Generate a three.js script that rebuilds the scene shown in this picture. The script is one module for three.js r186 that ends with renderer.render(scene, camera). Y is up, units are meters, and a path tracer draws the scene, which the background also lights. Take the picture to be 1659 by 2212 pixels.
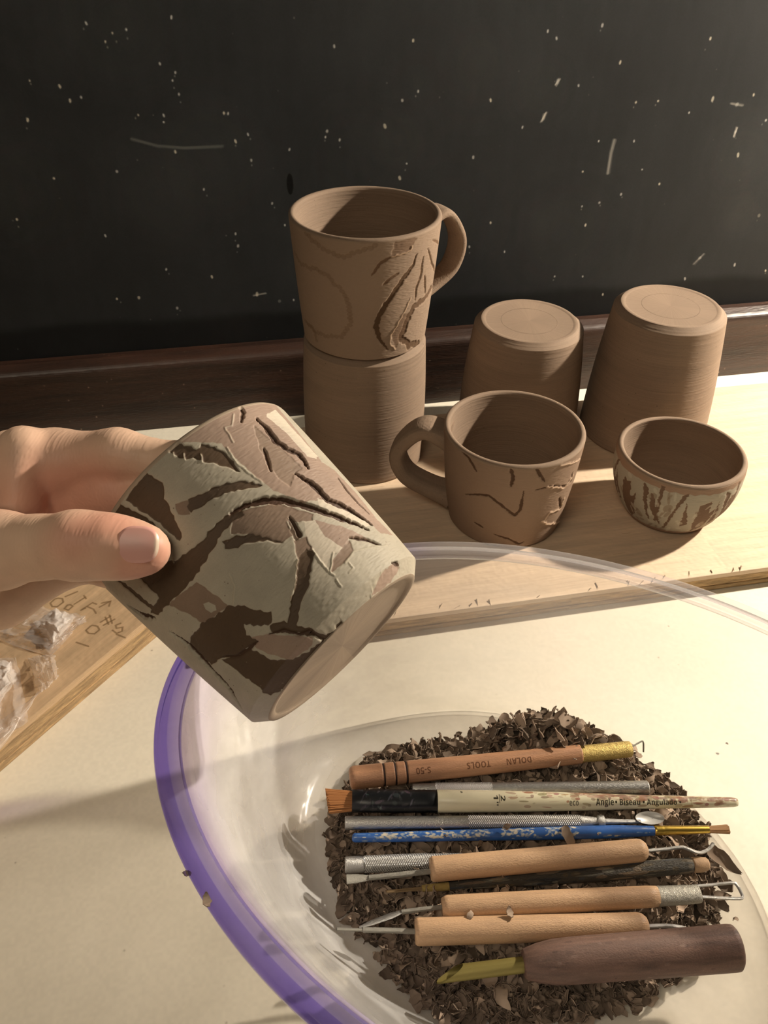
import * as THREE from 'three';
import { MarchingCubes } from 'three/addons/objects/MarchingCubes.js';
import { RoundedBoxGeometry } from 'three/addons/geometries/RoundedBoxGeometry.js';
import { mergeGeometries } from 'three/addons/utils/BufferGeometryUtils.js';
import { RectAreaLightUniformsLib } from 'three/addons/lights/RectAreaLightUniformsLib.js';

// ---------------------------------------------------------------- frame, camera, light
// Measurements are in metres from the point of the table under the camera (x right, y up, z towards the viewer);
// W() turns them into the room's axes, in which the blackboard wall runs along x.
const TY = 0.75, YAW = THREE.MathUtils.degToRad(12.5), CY = Math.cos(YAW), SY = Math.sin(YAW);
const W = (x, y, z) => new THREE.Vector3(x * CY - z * SY, y + TY, x * SY + z * CY);
const Wd = (x, y, z) => new THREE.Vector3(x * CY - z * SY, y, x * SY + z * CY);
const EYE = 0.38, F = 1838, PITCH = THREE.MathUtils.degToRad(38.96), ROLL = THREE.MathUtils.degToRad(1.39);
const scene = new THREE.Scene();
const camera = new THREE.PerspectiveCamera(2 * Math.atan(1106 / F) * 180 / Math.PI, 1659 / 2212, 0.02, 20);
camera.position.copy(W(0, EYE, 0));
camera.rotation.set(-PITCH, -YAW, ROLL, 'YXZ');
const renderer = new THREE.WebGLRenderer({ antialias: true });
renderer.toneMapping = THREE.LinearToneMapping;
renderer.toneMappingExposure = 1.0;
renderer.shadowMap.enabled = true;
RectAreaLightUniformsLib.init();
scene.background = new THREE.Color(0x000000);
const KEY_AT = [0.75, 0.51, -0.665], KEY_COLOR = new THREE.Color().setRGB(1.0, 0.885, 0.735), KEY_POWER = 4.6;
const TOP_AT = [-0.25, 0.88, 0.24], TOP_COLOR = new THREE.Color().setRGB(1.0, 0.87, 0.67), TOP_SIZE = 0.36, TOP_POWER = 2.8;

// measured image point -> place: on the level plane at height h, or at a given distance along the line of sight
function ray(u, v) {
  let X = u - 829.5, Y = v - 1106; const c = Math.cos(ROLL), s = Math.sin(ROLL);
  [X, Y] = [c * X + s * Y, -s * X + c * Y];
  const cp = Math.cos(PITCH), sp = Math.sin(PITCH);
  return [X / F, -Y / F * cp - sp, Y / F * sp - cp];
}
function at(u, v, d) { const r = ray(u, v); return [r[0] * d, EYE + r[1] * d, r[2] * d]; }
function on(u, v, h) { const r = ray(u, v), k = (h - EYE) / r[1]; return [r[0] * k, h, r[2] * k]; }

// ---------------------------------------------------------------- helpers
let seed = 7;
const rnd = () => { seed = (seed * 1664525 + 1013904223) >>> 0; return seed / 4294967296; };
const rr = (a, b) => a + (b - a) * rnd();
const mix = (a, b, t) => a + (b - a) * t, clamp = (x, a = 0, b = 1) => Math.min(b, Math.max(a, x));
const sstep = (a, b, x) => { const t = clamp((x - a) / (b - a)); return t * t * (3 - 2 * t); };
const hash = (i, j, k) => { let h = (i * 374761393 + j * 668265263 + k * 2147483647) | 0; h = Math.imul(h ^ (h >>> 13), 1274126177); return ((h ^ (h >>> 16)) >>> 0) / 4294967296; };
function vnoise(x, y, k = 0, px = 0, py = 0) {           // value noise, tiling after px, py cells
  const i = Math.floor(x), j = Math.floor(y), fx = x - i, fy = y - j, u = fx * fx * (3 - 2 * fx), v = fy * fy * (3 - 2 * fy);
  const m = (a, p) => p ? ((a % p) + p) % p : a;
  const a = hash(m(i, px), m(j, py), k), b = hash(m(i + 1, px), m(j, py), k), c = hash(m(i, px), m(j + 1, py), k), d = hash(m(i + 1, px), m(j + 1, py), k);
  return mix(mix(a, b, u), mix(c, d, u), v);
}
function fbm(x, y, k, px, py, oct = 4) { let s = 0, a = 0.5, t = 0; for (let o = 0; o < oct; o++) { s += a * vnoise(x, y, k + o, px, py); t += a; a *= 0.5; x *= 2; y *= 2; px *= 2; py *= 2; } return s / t; }
const names = {};
function numbered(n) { const k = names[n] = (names[n] ?? -1) + 1; return k ? `${n}_${String(k).padStart(3, '0')}` : n; }
function tag(o, label, category, group, kind) {
  if (label) o.userData.label = label; if (category) o.userData.category = category;
  if (group) o.userData.group = group; if (kind) o.userData.kind = kind; return o;
}
function mesh(name, geo, mat, parent = scene) {
  const m = new THREE.Mesh(geo, mat); m.name = parent === scene ? numbered(name) : name; m.castShadow = m.receiveShadow = true; parent.add(m); return m;
}
function thing(name, label, category, pos, group) {
  const o = new THREE.Group(); o.name = numbered(name); if (pos) o.position.copy(pos); scene.add(o); return tag(o, label, category, group);
}
function canv(w, h, draw) { const c = document.createElement('canvas'); c.width = w; c.height = h; const g = c.getContext('2d'); draw(g, w, h); return c; }
function ctex(c, srgb = true, rep) {
  const t = new THREE.CanvasTexture(c); t.wrapS = t.wrapT = THREE.RepeatWrapping; if (srgb) t.colorSpace = THREE.SRGBColorSpace; if (rep) t.repeat.set(...rep); return t;
}
function grainify(g, w, h, fn) {                          // per-pixel multiplication of a canvas
  const im = g.getImageData(0, 0, w, h), d = im.data;
  for (let y = 0, i = 0; y < h; y++) for (let x = 0; x < w; x++, i += 4) { const k = fn(x, y); d[i] *= k; d[i + 1] *= k; d[i + 2] *= k; }
  g.putImageData(im, 0, 0);
}
function noiseTex(n, fn, srgb = false) {                  // grey DataTexture, n x n
  const a = new Uint8Array(n * n * 4);
  for (let y = 0; y < n; y++) for (let x = 0; x < n; x++) { const v = clamp(fn(x / n, y / n)) * 255, i = (y * n + x) * 4; a[i] = a[i + 1] = a[i + 2] = v; a[i + 3] = 255; }
  const t = new THREE.DataTexture(a, n, n); t.wrapS = t.wrapT = THREE.RepeatWrapping; t.magFilter = THREE.LinearFilter; t.minFilter = THREE.LinearMipmapLinearFilter; t.generateMipmaps = true;
  if (srgb) t.colorSpace = THREE.SRGBColorSpace; t.needsUpdate = true; return t;
}
const std = (o) => new THREE.MeshPhysicalMaterial({ roughness: 0.8, ...o });
const lin = (r, g, b) => new THREE.Color().setRGB(r, g, b);
function place(o, from, axisX, axisY, axisZ) { o.matrix.makeBasis(axisX, axisY, axisZ); o.matrix.setPosition(from); o.matrix.decompose(o.position, o.quaternion, o.scale); return o; }

// surface of revolution about y. prof: [r, y, outer?]; angle 0 is +z, growing towards +x; u = angle / 2pi + 0.5, v = y / len
function revolve(prof, nu, len, disp) {
  const nr = prof.length, pos = new Float32Array((nu + 1) * nr * 3), uv = new Float32Array((nu + 1) * nr * 2), idx = [];
  for (let j = 0; j < nr; j++) {
    const [r, y, outer] = prof[j], a = prof[Math.max(0, j - 1)], b = prof[Math.min(nr - 1, j + 1)];
    let nx = b[1] - a[1], ny = -(b[0] - a[0]); const nl = Math.hypot(nx, ny) || 1; nx /= nl; ny /= nl;
    for (let i = 0; i <= nu; i++) {
      const t = (i / nu - 0.5) * 2 * Math.PI, k = (j * (nu + 1) + i), d = outer && disp ? disp(i / nu, y / len) : 0;
      const R = r + nx * d, Y = y + ny * d;
      pos[k * 3] = R * Math.sin(t); pos[k * 3 + 1] = Y; pos[k * 3 + 2] = R * Math.cos(t); uv[k * 2] = i / nu; uv[k * 2 + 1] = y / len;
    }
  }
  for (let j = 0; j < nr - 1; j++) for (let i = 0; i < nu; i++) { const a = j * (nu + 1) + i, b = a + 1, c = a + nu + 1, d = c + 1; idx.push(a, b, d, a, d, c); }
  const g = new THREE.BufferGeometry(); g.setAttribute('position', new THREE.BufferAttribute(pos, 3)); g.setAttribute('uv', new THREE.BufferAttribute(uv, 2)); g.setIndex(idx); g.computeVertexNormals();
  const n = g.attributes.normal.array;
  for (let j = 0; j < nr; j++) { const a = j * (nu + 1) * 3, b = a + nu * 3; for (let q = 0; q < 3; q++) n[a + q] = n[b + q] = (n[a + q] + n[b + q]) / 2; }
  return g;
}
// round bar along x from a list of [x, r]; u runs along, v = 0.5 on top and falls towards the viewer
function bar(pts, nu = 28, squash = 1) {
  const x0 = pts[0][0], x1 = pts[pts.length - 1][0], pos = [], uv = [], idx = [], nr = pts.length;
  pts.forEach(([x, r]) => { for (let i = 0; i <= nu; i++) { const f = (i / nu - 0.5) * 2 * Math.PI; pos.push(x, r * Math.cos(f) * squash, r * Math.sin(f)); uv.push((x - x0) / (x1 - x0), 0.5 - f / (2 * Math.PI)); } });
  for (let j = 0; j < nr - 1; j++) for (let i = 0; i < nu; i++) { const a = j * (nu + 1) + i, b = a + 1, c = a + nu + 1, d = c + 1; idx.push(a, c, d, a, d, b); }
  const g = new THREE.BufferGeometry(); g.setAttribute('position', new THREE.Float32BufferAttribute(pos, 3)); g.setAttribute('uv', new THREE.Float32BufferAttribute(uv, 2)); g.setIndex(idx); g.computeVertexNormals();
  const n = g.attributes.normal.array;
  for (let j = 0; j < nr; j++) { const a = j * (nu + 1) * 3, b = a + nu * 3; for (let q = 0; q < 3; q++) n[a + q] = n[b + q] = (n[a + q] + n[b + q]) / 2; }
  return g;
}
const capped = (pts, e = 0.0004) => { const a = pts[0], b = pts[pts.length - 1]; return [[a[0], 1e-5], [a[0], Math.max(a[1] - e, 2e-5)], [a[0] + e, a[1]], ...pts.slice(1, -1), [b[0] - e, b[1]], [b[0], Math.max(b[1] - e, 2e-5)], [b[0], 1e-5]]; };
function tube(pts, r, seg = 40, rs = 10, closed = false) { return new THREE.TubeGeometry(new THREE.CatmullRomCurve3(pts.map((p) => p.isVector3 ? p : new THREE.Vector3(...p)), closed, 'catmullrom', 0.3), seg, r, rs, closed); }

// ---------------------------------------------------------------- shared maps
const fineNoise = noiseTex(512, (u, v) => 0.55 * fbm(u * 16, v * 16, 1, 16, 16, 4) + 0.45 * vnoise(u * 170, v * 170, 9, 170, 170));
const turnLines = noiseTex(512, (u, v) => 0.5 * vnoise(u * 3, v * 128, 3, 3, 128) + 0.3 * vnoise(u * 4, v * 40, 5, 4, 40) + 0.2 * vnoise(u * 130, v * 170, 6, 130, 170));
const softCloud = noiseTex(256, (u, v) => fbm(u * 5, v * 5, 21, 5, 5, 5));

const HELD = {"mauve":[[[8.7,0.993],[27.2,1.017],[42.3,1.023],[70.2,1.028],[70.6,0.945],[64.4,0.643],[63.2,0.608],[69.3,0.561],[71.8,0.418],[68.4,0.264],[72.3,0.171],[59.6,0.193],[58.4,0.251],[50.8,0.371],[40.5,0.441],[32.6,0.469],[25.9,0.575],[24.1,0.655],[23.6,0.773],[23.1,0.867],[18.5,0.912],[10.5,0.978]],[[30.4,0.38],[41.1,0.282],[48.5,0.187],[39.1,0.241],[32.8,0.213],[26.4,0.229],[28.1,0.317]],[[-28.2,0.226],[-19.9,0.175],[-12.6,0.1],[-6.8,0.038],[-11.4,0.023],[-21.0,0.038],[-25.7,0.113],[-28.5,0.171]],[[39.6,0.048],[51.0,0.052],[56.3,0.031],[46.2,0.008],[35.3,0.004],[28.9,0.007]]],"pale":[[[55.8,0.913],[65.5,0.938],[64.4,0.643],[60.9,0.627],[55.8,0.65],[56.3,0.792],[52.8,0.899]],[[-32.1,1.01],[-11.7,1.024],[5.3,1.027],[20.0,1.031],[33.0,1.033],[45.1,1.013],[43.7,0.998],[32.9,1.007],[20.0,1.006],[7.5,1.004],[-8.8,0.992],[-24.2,0.983]],[[26.9,0.402],[30.8,0.378],[29.0,0.3],[31.9,0.217],[24.9,0.227],[18.6,0.194],[19.0,0.256],[20.8,0.331]],[[40.4,0.453],[48.6,0.355],[57.0,0.243],[50.1,0.249],[41.4,0.348],[38.0,0.419]]],"mid":[[[5.9,0.605],[15.3,0.561],[23.4,0.525],[27.2,0.466],[32.2,0.403],[30.0,0.383],[21.8,0.424],[20.3,0.446],[18.5,0.381],[11.9,0.387],[8.6,0.447],[4.8,0.502],[-0.6,0.551]],[[42.0,0.873],[45.7,0.697],[46.8,0.601],[40.0,0.591],[33.6,0.553],[31.6,0.609],[33.4,0.691],[35.3,0.762]],[[-8.0,0.796],[-3.1,0.769],[-6.6,0.723],[-10.1,0.759]],[[-44.1,0.571],[-35.0,0.549],[-25.0,0.523],[-23.3,0.413],[-22.8,0.362],[-31.3,0.382],[-38.2,0.409],[-39.5,0.469]],[[24.3,0.209],[37.8,0.231],[35.5,0.187],[27.5,0.167],[18.7,0.171]],[[16.6,0.362],[22.1,0.344],[19.7,0.273],[17.5,0.3],[12.2,0.296]]],"dark":[[[3.3,1.01],[8.7,1.006],[10.5,0.966],[12.9,0.933],[13.6,0.905],[16.6,0.915],[19.2,0.884],[21.3,0.834],[21.6,0.775],[20.5,0.72],[18.4,0.764],[14.8,0.82],[11.6,0.858],[10.1,0.888],[6.8,0.912],[5.6,0.958]],[[-3.1,0.769],[3.9,0.749],[11.7,0.726],[19.5,0.679],[23.6,0.625],[21.9,0.619],[15.6,0.66],[7.8,0.696],[0.4,0.712],[-6.3,0.726],[-5.1,0.755]],[[-21.4,0.964],[-7.4,0.977],[-5.4,0.897],[-9.5,0.846],[-11.3,0.782],[-14.4,0.697],[-17.4,0.682],[-18.6,0.741],[-17.8,0.793],[-19.5,0.87]],[[-31.4,1.002],[-24.8,0.99],[-21.3,0.89],[-20.2,0.819],[-19.7,0.777],[-25.8,0.891]],[[-44.9,0.767],[-30.5,0.699],[-25.2,0.644],[-19.4,0.632],[-10.2,0.609],[-6.6,0.62],[4.7,0.616],[10.1,0.603],[9.0,0.567],[3.5,0.581],[-4.2,0.574],[-9.7,0.558],[-15.8,0.549],[-24.2,0.54],[-35.7,0.556],[-44.1,0.571],[-54.6,0.595],[-58.0,0.635],[-45.6,0.622],[-44.5,0.637],[-44.7,0.727]],[[-5.4,0.551],[0.6,0.529],[6.1,0.491],[9.6,0.433],[12.6,0.381],[8.4,0.432],[3.1,0.473],[-2.1,0.491],[-6.0,0.523]],[[12.2,0.296],[18.1,0.306],[19.7,0.273],[14.0,0.238],[8.6,0.194],[0.3,0.164],[-8.7,0.11],[-11.3,0.133],[-2.3,0.197],[4.0,0.231]],[[21.9,0.456],[23.1,0.426],[21.1,0.352],[17.3,0.357],[18.8,0.401]],[[-22.8,0.362],[-18.8,0.325],[-13.8,0.244],[-11.2,0.221],[-15.2,0.189],[-20.4,0.226],[-24.4,0.273],[-26.7,0.236],[-25.5,0.185],[-32.2,0.202],[-38.7,0.21],[-45.8,0.265],[-55.3,0.29],[-55.2,0.345],[-55.6,0.412],[-51.8,0.421],[-38.2,0.409],[-31.3,0.382]],[[-46.8,0.261],[-36.1,0.212],[-32.2,0.202],[-28.6,0.148],[-27.3,0.103],[-21.0,0.038],[-10.1,0.012],[0.4,0.01],[8.4,0.011],[7.7,-0.005],[-3.5,-0.022],[-17.5,-0.024],[-30.0,-0.022],[-41.1,0.004],[-46.5,0.024],[-43.5,0.068],[-44.9,0.138],[-45.3,0.201]],[[-57.8,0.856],[-54.6,0.803],[-52.0,0.613],[-55.4,0.628]],[[-16.1,0.193],[-10.6,0.16],[-4.2,0.06],[-1.5,-0.006],[-4.2,0.005],[-9.4,0.083],[-17.9,0.169]]],"groove":[[[46.6,0.9],[47.3,0.833],[45.8,0.778],[47.6,0.714],[51.6,0.669],[51.4,0.634],[49.6,0.592]],[[40.5,0.589],[43.3,0.543],[44.8,0.492],[44.5,0.425],[49.6,0.375],[54.2,0.317],[58.5,0.246]],[[5.3,0.611],[12.0,0.598],[18.5,0.571],[25.1,0.53],[30.6,0.474],[36.3,0.404],[44.8,0.312],[52.9,0.23]],[[-64.2,0.513],[-61.4,0.424],[-63.2,0.331],[-65.1,0.239],[-66.8,0.171],[-76.1,0.102]],[[-74.5,0.767],[-70.7,0.678],[-62.4,0.607]]],"fine":[[[65.7,0.512],[63.2,0.442],[62.9,0.372],[64.8,0.301]],[[38.7,0.238],[45.5,0.203],[52.2,0.148]],[[37.3,0.758],[34.1,0.698],[31.7,0.654]],[[49.7,0.056],[55.4,0.039]],[[23.0,0.449],[22.5,0.419],[20.0,0.359]],[[44.6,1.008],[43.2,0.952],[38.2,0.911]],[[-19.2,0.169],[-13.6,0.136],[-9.7,0.08],[-6.1,0.066],[-4.2,0.005]],[[-45.8,0.265],[-38.2,0.212],[-31.4,0.196],[-25.5,0.185]]],"ridge":[[[29.4,0.921],[28.9,0.883],[27.7,0.844]],[[23.6,0.841],[22.3,0.758],[23.2,0.695],[24.6,0.635]],[[37.9,0.96],[32.7,0.914],[29.7,0.919]],[[-12.2,0.445],[-14.8,0.39],[-20.4,0.352]],[[20.3,0.291],[19.1,0.233],[18.7,0.182]],[[26.4,0.229],[18.7,0.171],[19.5,0.155]],[[27.5,0.167],[34.7,0.18],[56.0,0.132]],[[29.1,0.157],[28.9,0.131],[25.5,0.126]],[[12.2,0.296],[4.0,0.231],[-2.3,0.197]],[[5.9,0.961],[5.1,0.945]],[[8.8,0.928],[7.3,0.904]],[[13.7,0.881],[11.7,0.852]],[[-20.6,0.691],[-24.2,0.669],[-25.9,0.645]],[[18.9,0.138],[18.3,0.104]],[[39.6,0.048],[32.5,0.03],[28.9,0.007]]],"hole":[[[-30.6,0.447],[-27.9,0.436],[-26.8,0.406],[-28.3,0.39],[-30.9,0.401],[-31.8,0.429]]]};
const MUGA = {"zig":[[[-47.7,0.968],[-35.5,0.913],[-23.0,0.878],[-15.9,0.862],[-8.9,0.896],[-0.5,0.926],[6.8,0.96]],[[-70.3,0.747],[-59.5,0.704],[-46.6,0.702],[-38.7,0.725],[-29.2,0.684],[-20.7,0.616],[-15.2,0.558],[-12.7,0.435],[-11.0,0.348],[-15.2,0.283],[-20.8,0.202],[-33.8,0.173],[-49.6,0.163],[-63.1,0.194]],[[-65.9,0.193],[-52.5,0.194],[-49.2,0.092]]],"groove":[[[41.3,0.837],[38.3,0.753],[31.3,0.686],[23.9,0.588],[17.5,0.501],[11.2,0.39],[9.5,0.301],[13.0,0.186],[21.0,0.091]],[[49.1,0.796],[49.0,0.649],[44.9,0.557],[45.1,0.459]],[[54.1,0.632],[59.1,0.47]],[[54.2,0.844],[63.9,0.701],[83.0,0.542]],[[59.9,0.893],[82.9,0.779]],[[19.2,0.862],[11.5,0.825],[4.8,0.728]],[[25.8,0.725],[18.4,0.69],[13.9,0.648]]],"teeth":[[[83.0,0.455],[68.2,0.455],[57.2,0.428],[47.4,0.413],[39.9,0.356],[36.9,0.284],[36.5,0.213],[33.3,0.16],[42.7,0.07],[59.7,0.029]]],"ridge":[[[39.3,0.496],[33.3,0.384],[28.3,0.305],[23.4,0.223],[23.0,0.13],[28.0,0.078]],[[36.3,0.911],[34.6,0.88],[19.2,0.862]]],"patch":[[[21.3,0.966],[36.6,0.981],[40.1,0.964],[36.3,0.911],[34.6,0.88],[19.2,0.862]],[[23.4,0.223],[33.3,0.384],[39.9,0.356],[36.5,0.213],[33.3,0.16],[28.0,0.078]]]};
const MUGE = {"groove":[[[-44.0,0.987],[-33.8,0.952],[-25.8,0.856]],[[0.6,0.989],[4.2,0.892],[3.5,0.786]],[[19.7,0.996],[30.3,0.821]],[[-35.9,0.535],[-21.6,0.614],[-13.3,0.636],[-2.8,0.558],[10.3,0.45],[14.3,0.52],[14.2,0.739]],[[23.8,0.743],[36.1,0.751],[53.7,0.67],[65.4,0.653],[63.2,0.772]],[[52.1,0.544],[60.2,0.387]],[[-5.7,0.179],[7.8,0.143],[20.3,0.064],[24.6,0.088]],[[-24.8,0.249],[-17.4,0.226]]],"ridge":[[[39.1,0.325],[44.7,0.415],[59.3,0.365],[61.2,0.491]],[[36.7,0.32],[50.2,0.24],[76.2,0.096]],[[42.3,0.955],[56.9,0.913],[70.4,0.879]],[[33.7,0.758],[54.4,0.654],[65.3,0.732]]]};
const BOWL = {"streak":[[[-46.4,0.831],[-36.4,0.882],[-32.8,0.515],[-38.9,0.43],[-45.7,0.591]],[[-23.7,0.948],[-17.2,0.902],[-17.4,0.801],[-12.4,0.53],[-16.3,0.605],[-22.0,0.814]],[[-8.8,0.987],[-5.0,0.986],[-5.3,0.732],[-5.5,0.549],[-8.4,0.557],[-7.9,0.818]],[[16.3,0.971],[10.4,0.804],[4.0,0.466],[2.4,0.485],[5.5,0.709],[10.8,0.932]],[[46.1,0.806],[44.4,0.526],[39.6,0.463],[35.5,0.686],[44.2,0.763]],[[63.2,0.859],[73.7,0.52],[61.6,0.693],[60.0,0.881]],[[-59.2,0.869],[-51.1,0.585],[-57.3,0.546]]]};
const SPECKS = [[-0.0058,0.2849,2],[-0.0568,0.2824,2],[-0.0338,0.2787,2],[-0.0424,0.2769,1],[-0.0474,0.2723,1],[-0.0164,0.2594,2],[-0.0075,0.2541,2],[-0.0099,0.2495,2],[-0.0967,0.2516,1],[-0.0795,0.2479,3],[-0.075,0.2394,3],[-0.0679,0.2412,2],[-0.1031,0.2288,3],[-0.0183,0.2289,2],[-0.0189,0.2248,2],[0.0207,0.2291,3],[0.0234,0.2287,2],[-0.0069,0.2413,2],[-0.0344,0.2296,1],[0.0952,0.2672,2],[0.0893,0.2154,4],[0.0881,0.2116,2],[0.098,0.2094,2],[0.0629,0.2044,2],[0.0363,0.1983,2],[0.0354,0.2152,2],[0.0267,0.2111,3],[-0.0139,0.2059,3],[-0.095,0.1921,3],[-0.0539,0.1948,4],[0.0021,0.1802,2],[-0.1247,0.1662,3],[-0.0692,0.1516,2],[-0.0312,0.1244,2],[0.022,0.1387,4],[0.021,0.1477,2],[-0.0695,0.1043,3],[-0.0538,0.1041,5],[0.0496,0.0935,6],[0.0329,0.1004,5],[0.0008,0.1165,3],[-0.0274,0.0937,4],[0.0605,0.0936,2],[0.0569,0.1521,2],[0.0487,0.1682,2],[0.0621,0.181,0],[0.1477,0.2696,3],[0.2792,0.2765,4],[0.362,0.2672,3],[0.297,0.2535,3],[0.2525,0.2423,6],[0.2456,0.2196,7],[0.1416,0.2334,4],[0.1525,0.2388,2],[0.2047,0.2317,3],[0.3146,0.2271,3],[0.3318,0.2275,3],[0.3751,0.2277,5],[0.4076,0.2296,3],[0.396,0.2233,6],[0.4006,0.204,6],[0.4236,0.2114,4],[0.4081,0.1869,5],[0.1955,0.1938,4],[0.1462,0.1915,2],[0.1414,0.1816,5],[0.1298,0.2173,5],[0.2821,0.18,3],[0.3168,0.1615,4],[0.3472,0.1679,3],[0.3,0.1559,4],[0.2861,0.1538,2],[0.2135,0.1451,3],[0.2916,0.1389,3],[0.3302,0.1794,2],[0.319,0.2004,2],[0.2304,0.2131,2],[0.1982,0.1272,2],[0.2273,0.1215,2],[0.2724,0.098,2],[0.2968,0.0963,2],[0.4418,0.1383,7],[0.3985,0.1054,8],[0.4326,0.0972,4],[0.4637,0.09,3],[0.3176,0.0791,3],[0.2406,0.2736,2],[0.2475,0.2693,2],[0.3586,0.2188,2],[0.2685,0.2394,2],[0.2908,0.2014,2],[0.3896,0.0879,4]];
const STROKES = [[[0.3031,0.2018],[0.3021,0.1928],[0.3027,0.178]],[[0.2534,0.2442],[0.2512,0.2398]],[[0.2469,0.2226],[0.2443,0.2165]],[[0.4012,0.1086],[0.3947,0.1003]],[[0.391,0.224],[0.4009,0.2226]],[[0.4009,0.2073],[0.4005,0.2004]],[[-0.0407,0.2151],[-0.025,0.2101],[-0.0071,0.2079],[0.0176,0.2082]],[[0.0303,0.0995],[0.04,0.1008]]];// ---------------------------------------------------------------- the room
const tableMap = ctex(canv(2048, 2048, (g, w, h) => {
  g.fillStyle = '#f0e8d5'; g.fillRect(0, 0, w, h);
  grainify(g, w, h, (x, y) => 0.93 + 0.05 * fbm(x / w * 10 + 0.6 * fbm(y / h * 5, x / w * 5, 4, 5, 5, 2), y / h * 22, 2, 10, 22, 4) + 0.03 * vnoise(x / 3, y / 3, 8));
  for (let i = 0; i < 300; i++) { g.fillStyle = `rgba(90,75,55,${rr(0.1, 0.5)})`; g.beginPath(); g.arc(rnd() * w, rnd() * h, rr(0.4, 1.2), 0, 7); g.fill(); }
}));
const wallMat = std({ color: lin(0.13, 0.115, 0.095), roughness: 0.9, bumpMap: fineNoise, bumpScale: 0.001 });
const floorMat = std({ color: lin(0.08, 0.06, 0.04), roughness: 0.5, bumpMap: fineNoise, bumpScale: 0.0005 });
const ZW = -0.640;                                       // front face of the back wall
function slab(name, cx, cy, cz, sx, sy, sz, m) { const o = mesh(name, new THREE.BoxGeometry(sx, sy, sz), m); o.position.set(cx, cy, cz); tag(o, null, null, null, 'structure'); return o; }
const RX0 = -1.9, RX1 = 2.1, RZ1 = 2.4, RH = 2.5;
slab('floor', (RX0 + RX1) / 2, -0.05, (ZW + RZ1) / 2, RX1 - RX0 + 0.3, 0.1, RZ1 - ZW + 0.3, floorMat);
slab('ceiling', (RX0 + RX1) / 2, RH + 0.05, (ZW + RZ1) / 2, RX1 - RX0 + 0.3, 0.1, RZ1 - ZW + 0.3, wallMat);
slab('wall_back', (RX0 + RX1) / 2, RH / 2, ZW - 0.06, RX1 - RX0 + 0.24, RH, 0.12, wallMat);
slab('wall_front', (RX0 + RX1) / 2, RH / 2, RZ1 + 0.06, RX1 - RX0 + 0.24, RH, 0.12, wallMat);
slab('wall_left', RX0 - 0.06, RH / 2, (ZW + RZ1) / 2, 0.12, RH, RZ1 - ZW, wallMat);
slab('wall_right', RX1 + 0.06, RH / 2, (ZW + RZ1) / 2, 0.12, RH, RZ1 - ZW, wallMat);

// ---------------------------------------------------------------- table
{
  const t = thing('table', 'cream laminate worktop that everything in the picture stands on', 'table', new THREE.Vector3(0.12, 0, -0.09));
  const m = std({ color: 0xffffff, map: tableMap, roughness: 0.45, bumpMap: fineNoise, bumpScale: 0.00015, specularIntensity: 0.6 });
  const top = new RoundedBoxGeometry(1.9, 0.03, 1.02, 3, 0.006);
  const p = top.attributes.position, uv = top.attributes.uv; for (let i = 0; i < p.count; i++) uv.setXY(i, p.getX(i) / 1.0, p.getZ(i) / 1.0);
  mesh('table_top', top, m, t).position.y = TY - 0.015;
  for (const sx of [-0.88, 0.88]) for (const sz of [-0.44, 0.44]) mesh('leg', new RoundedBoxGeometry(0.05, TY - 0.03, 0.05, 2, 0.004), std({ color: lin(0.12, 0.08, 0.05), roughness: 0.6 }), t).position.set(sx, (TY - 0.03) / 2, sz);
}

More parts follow.
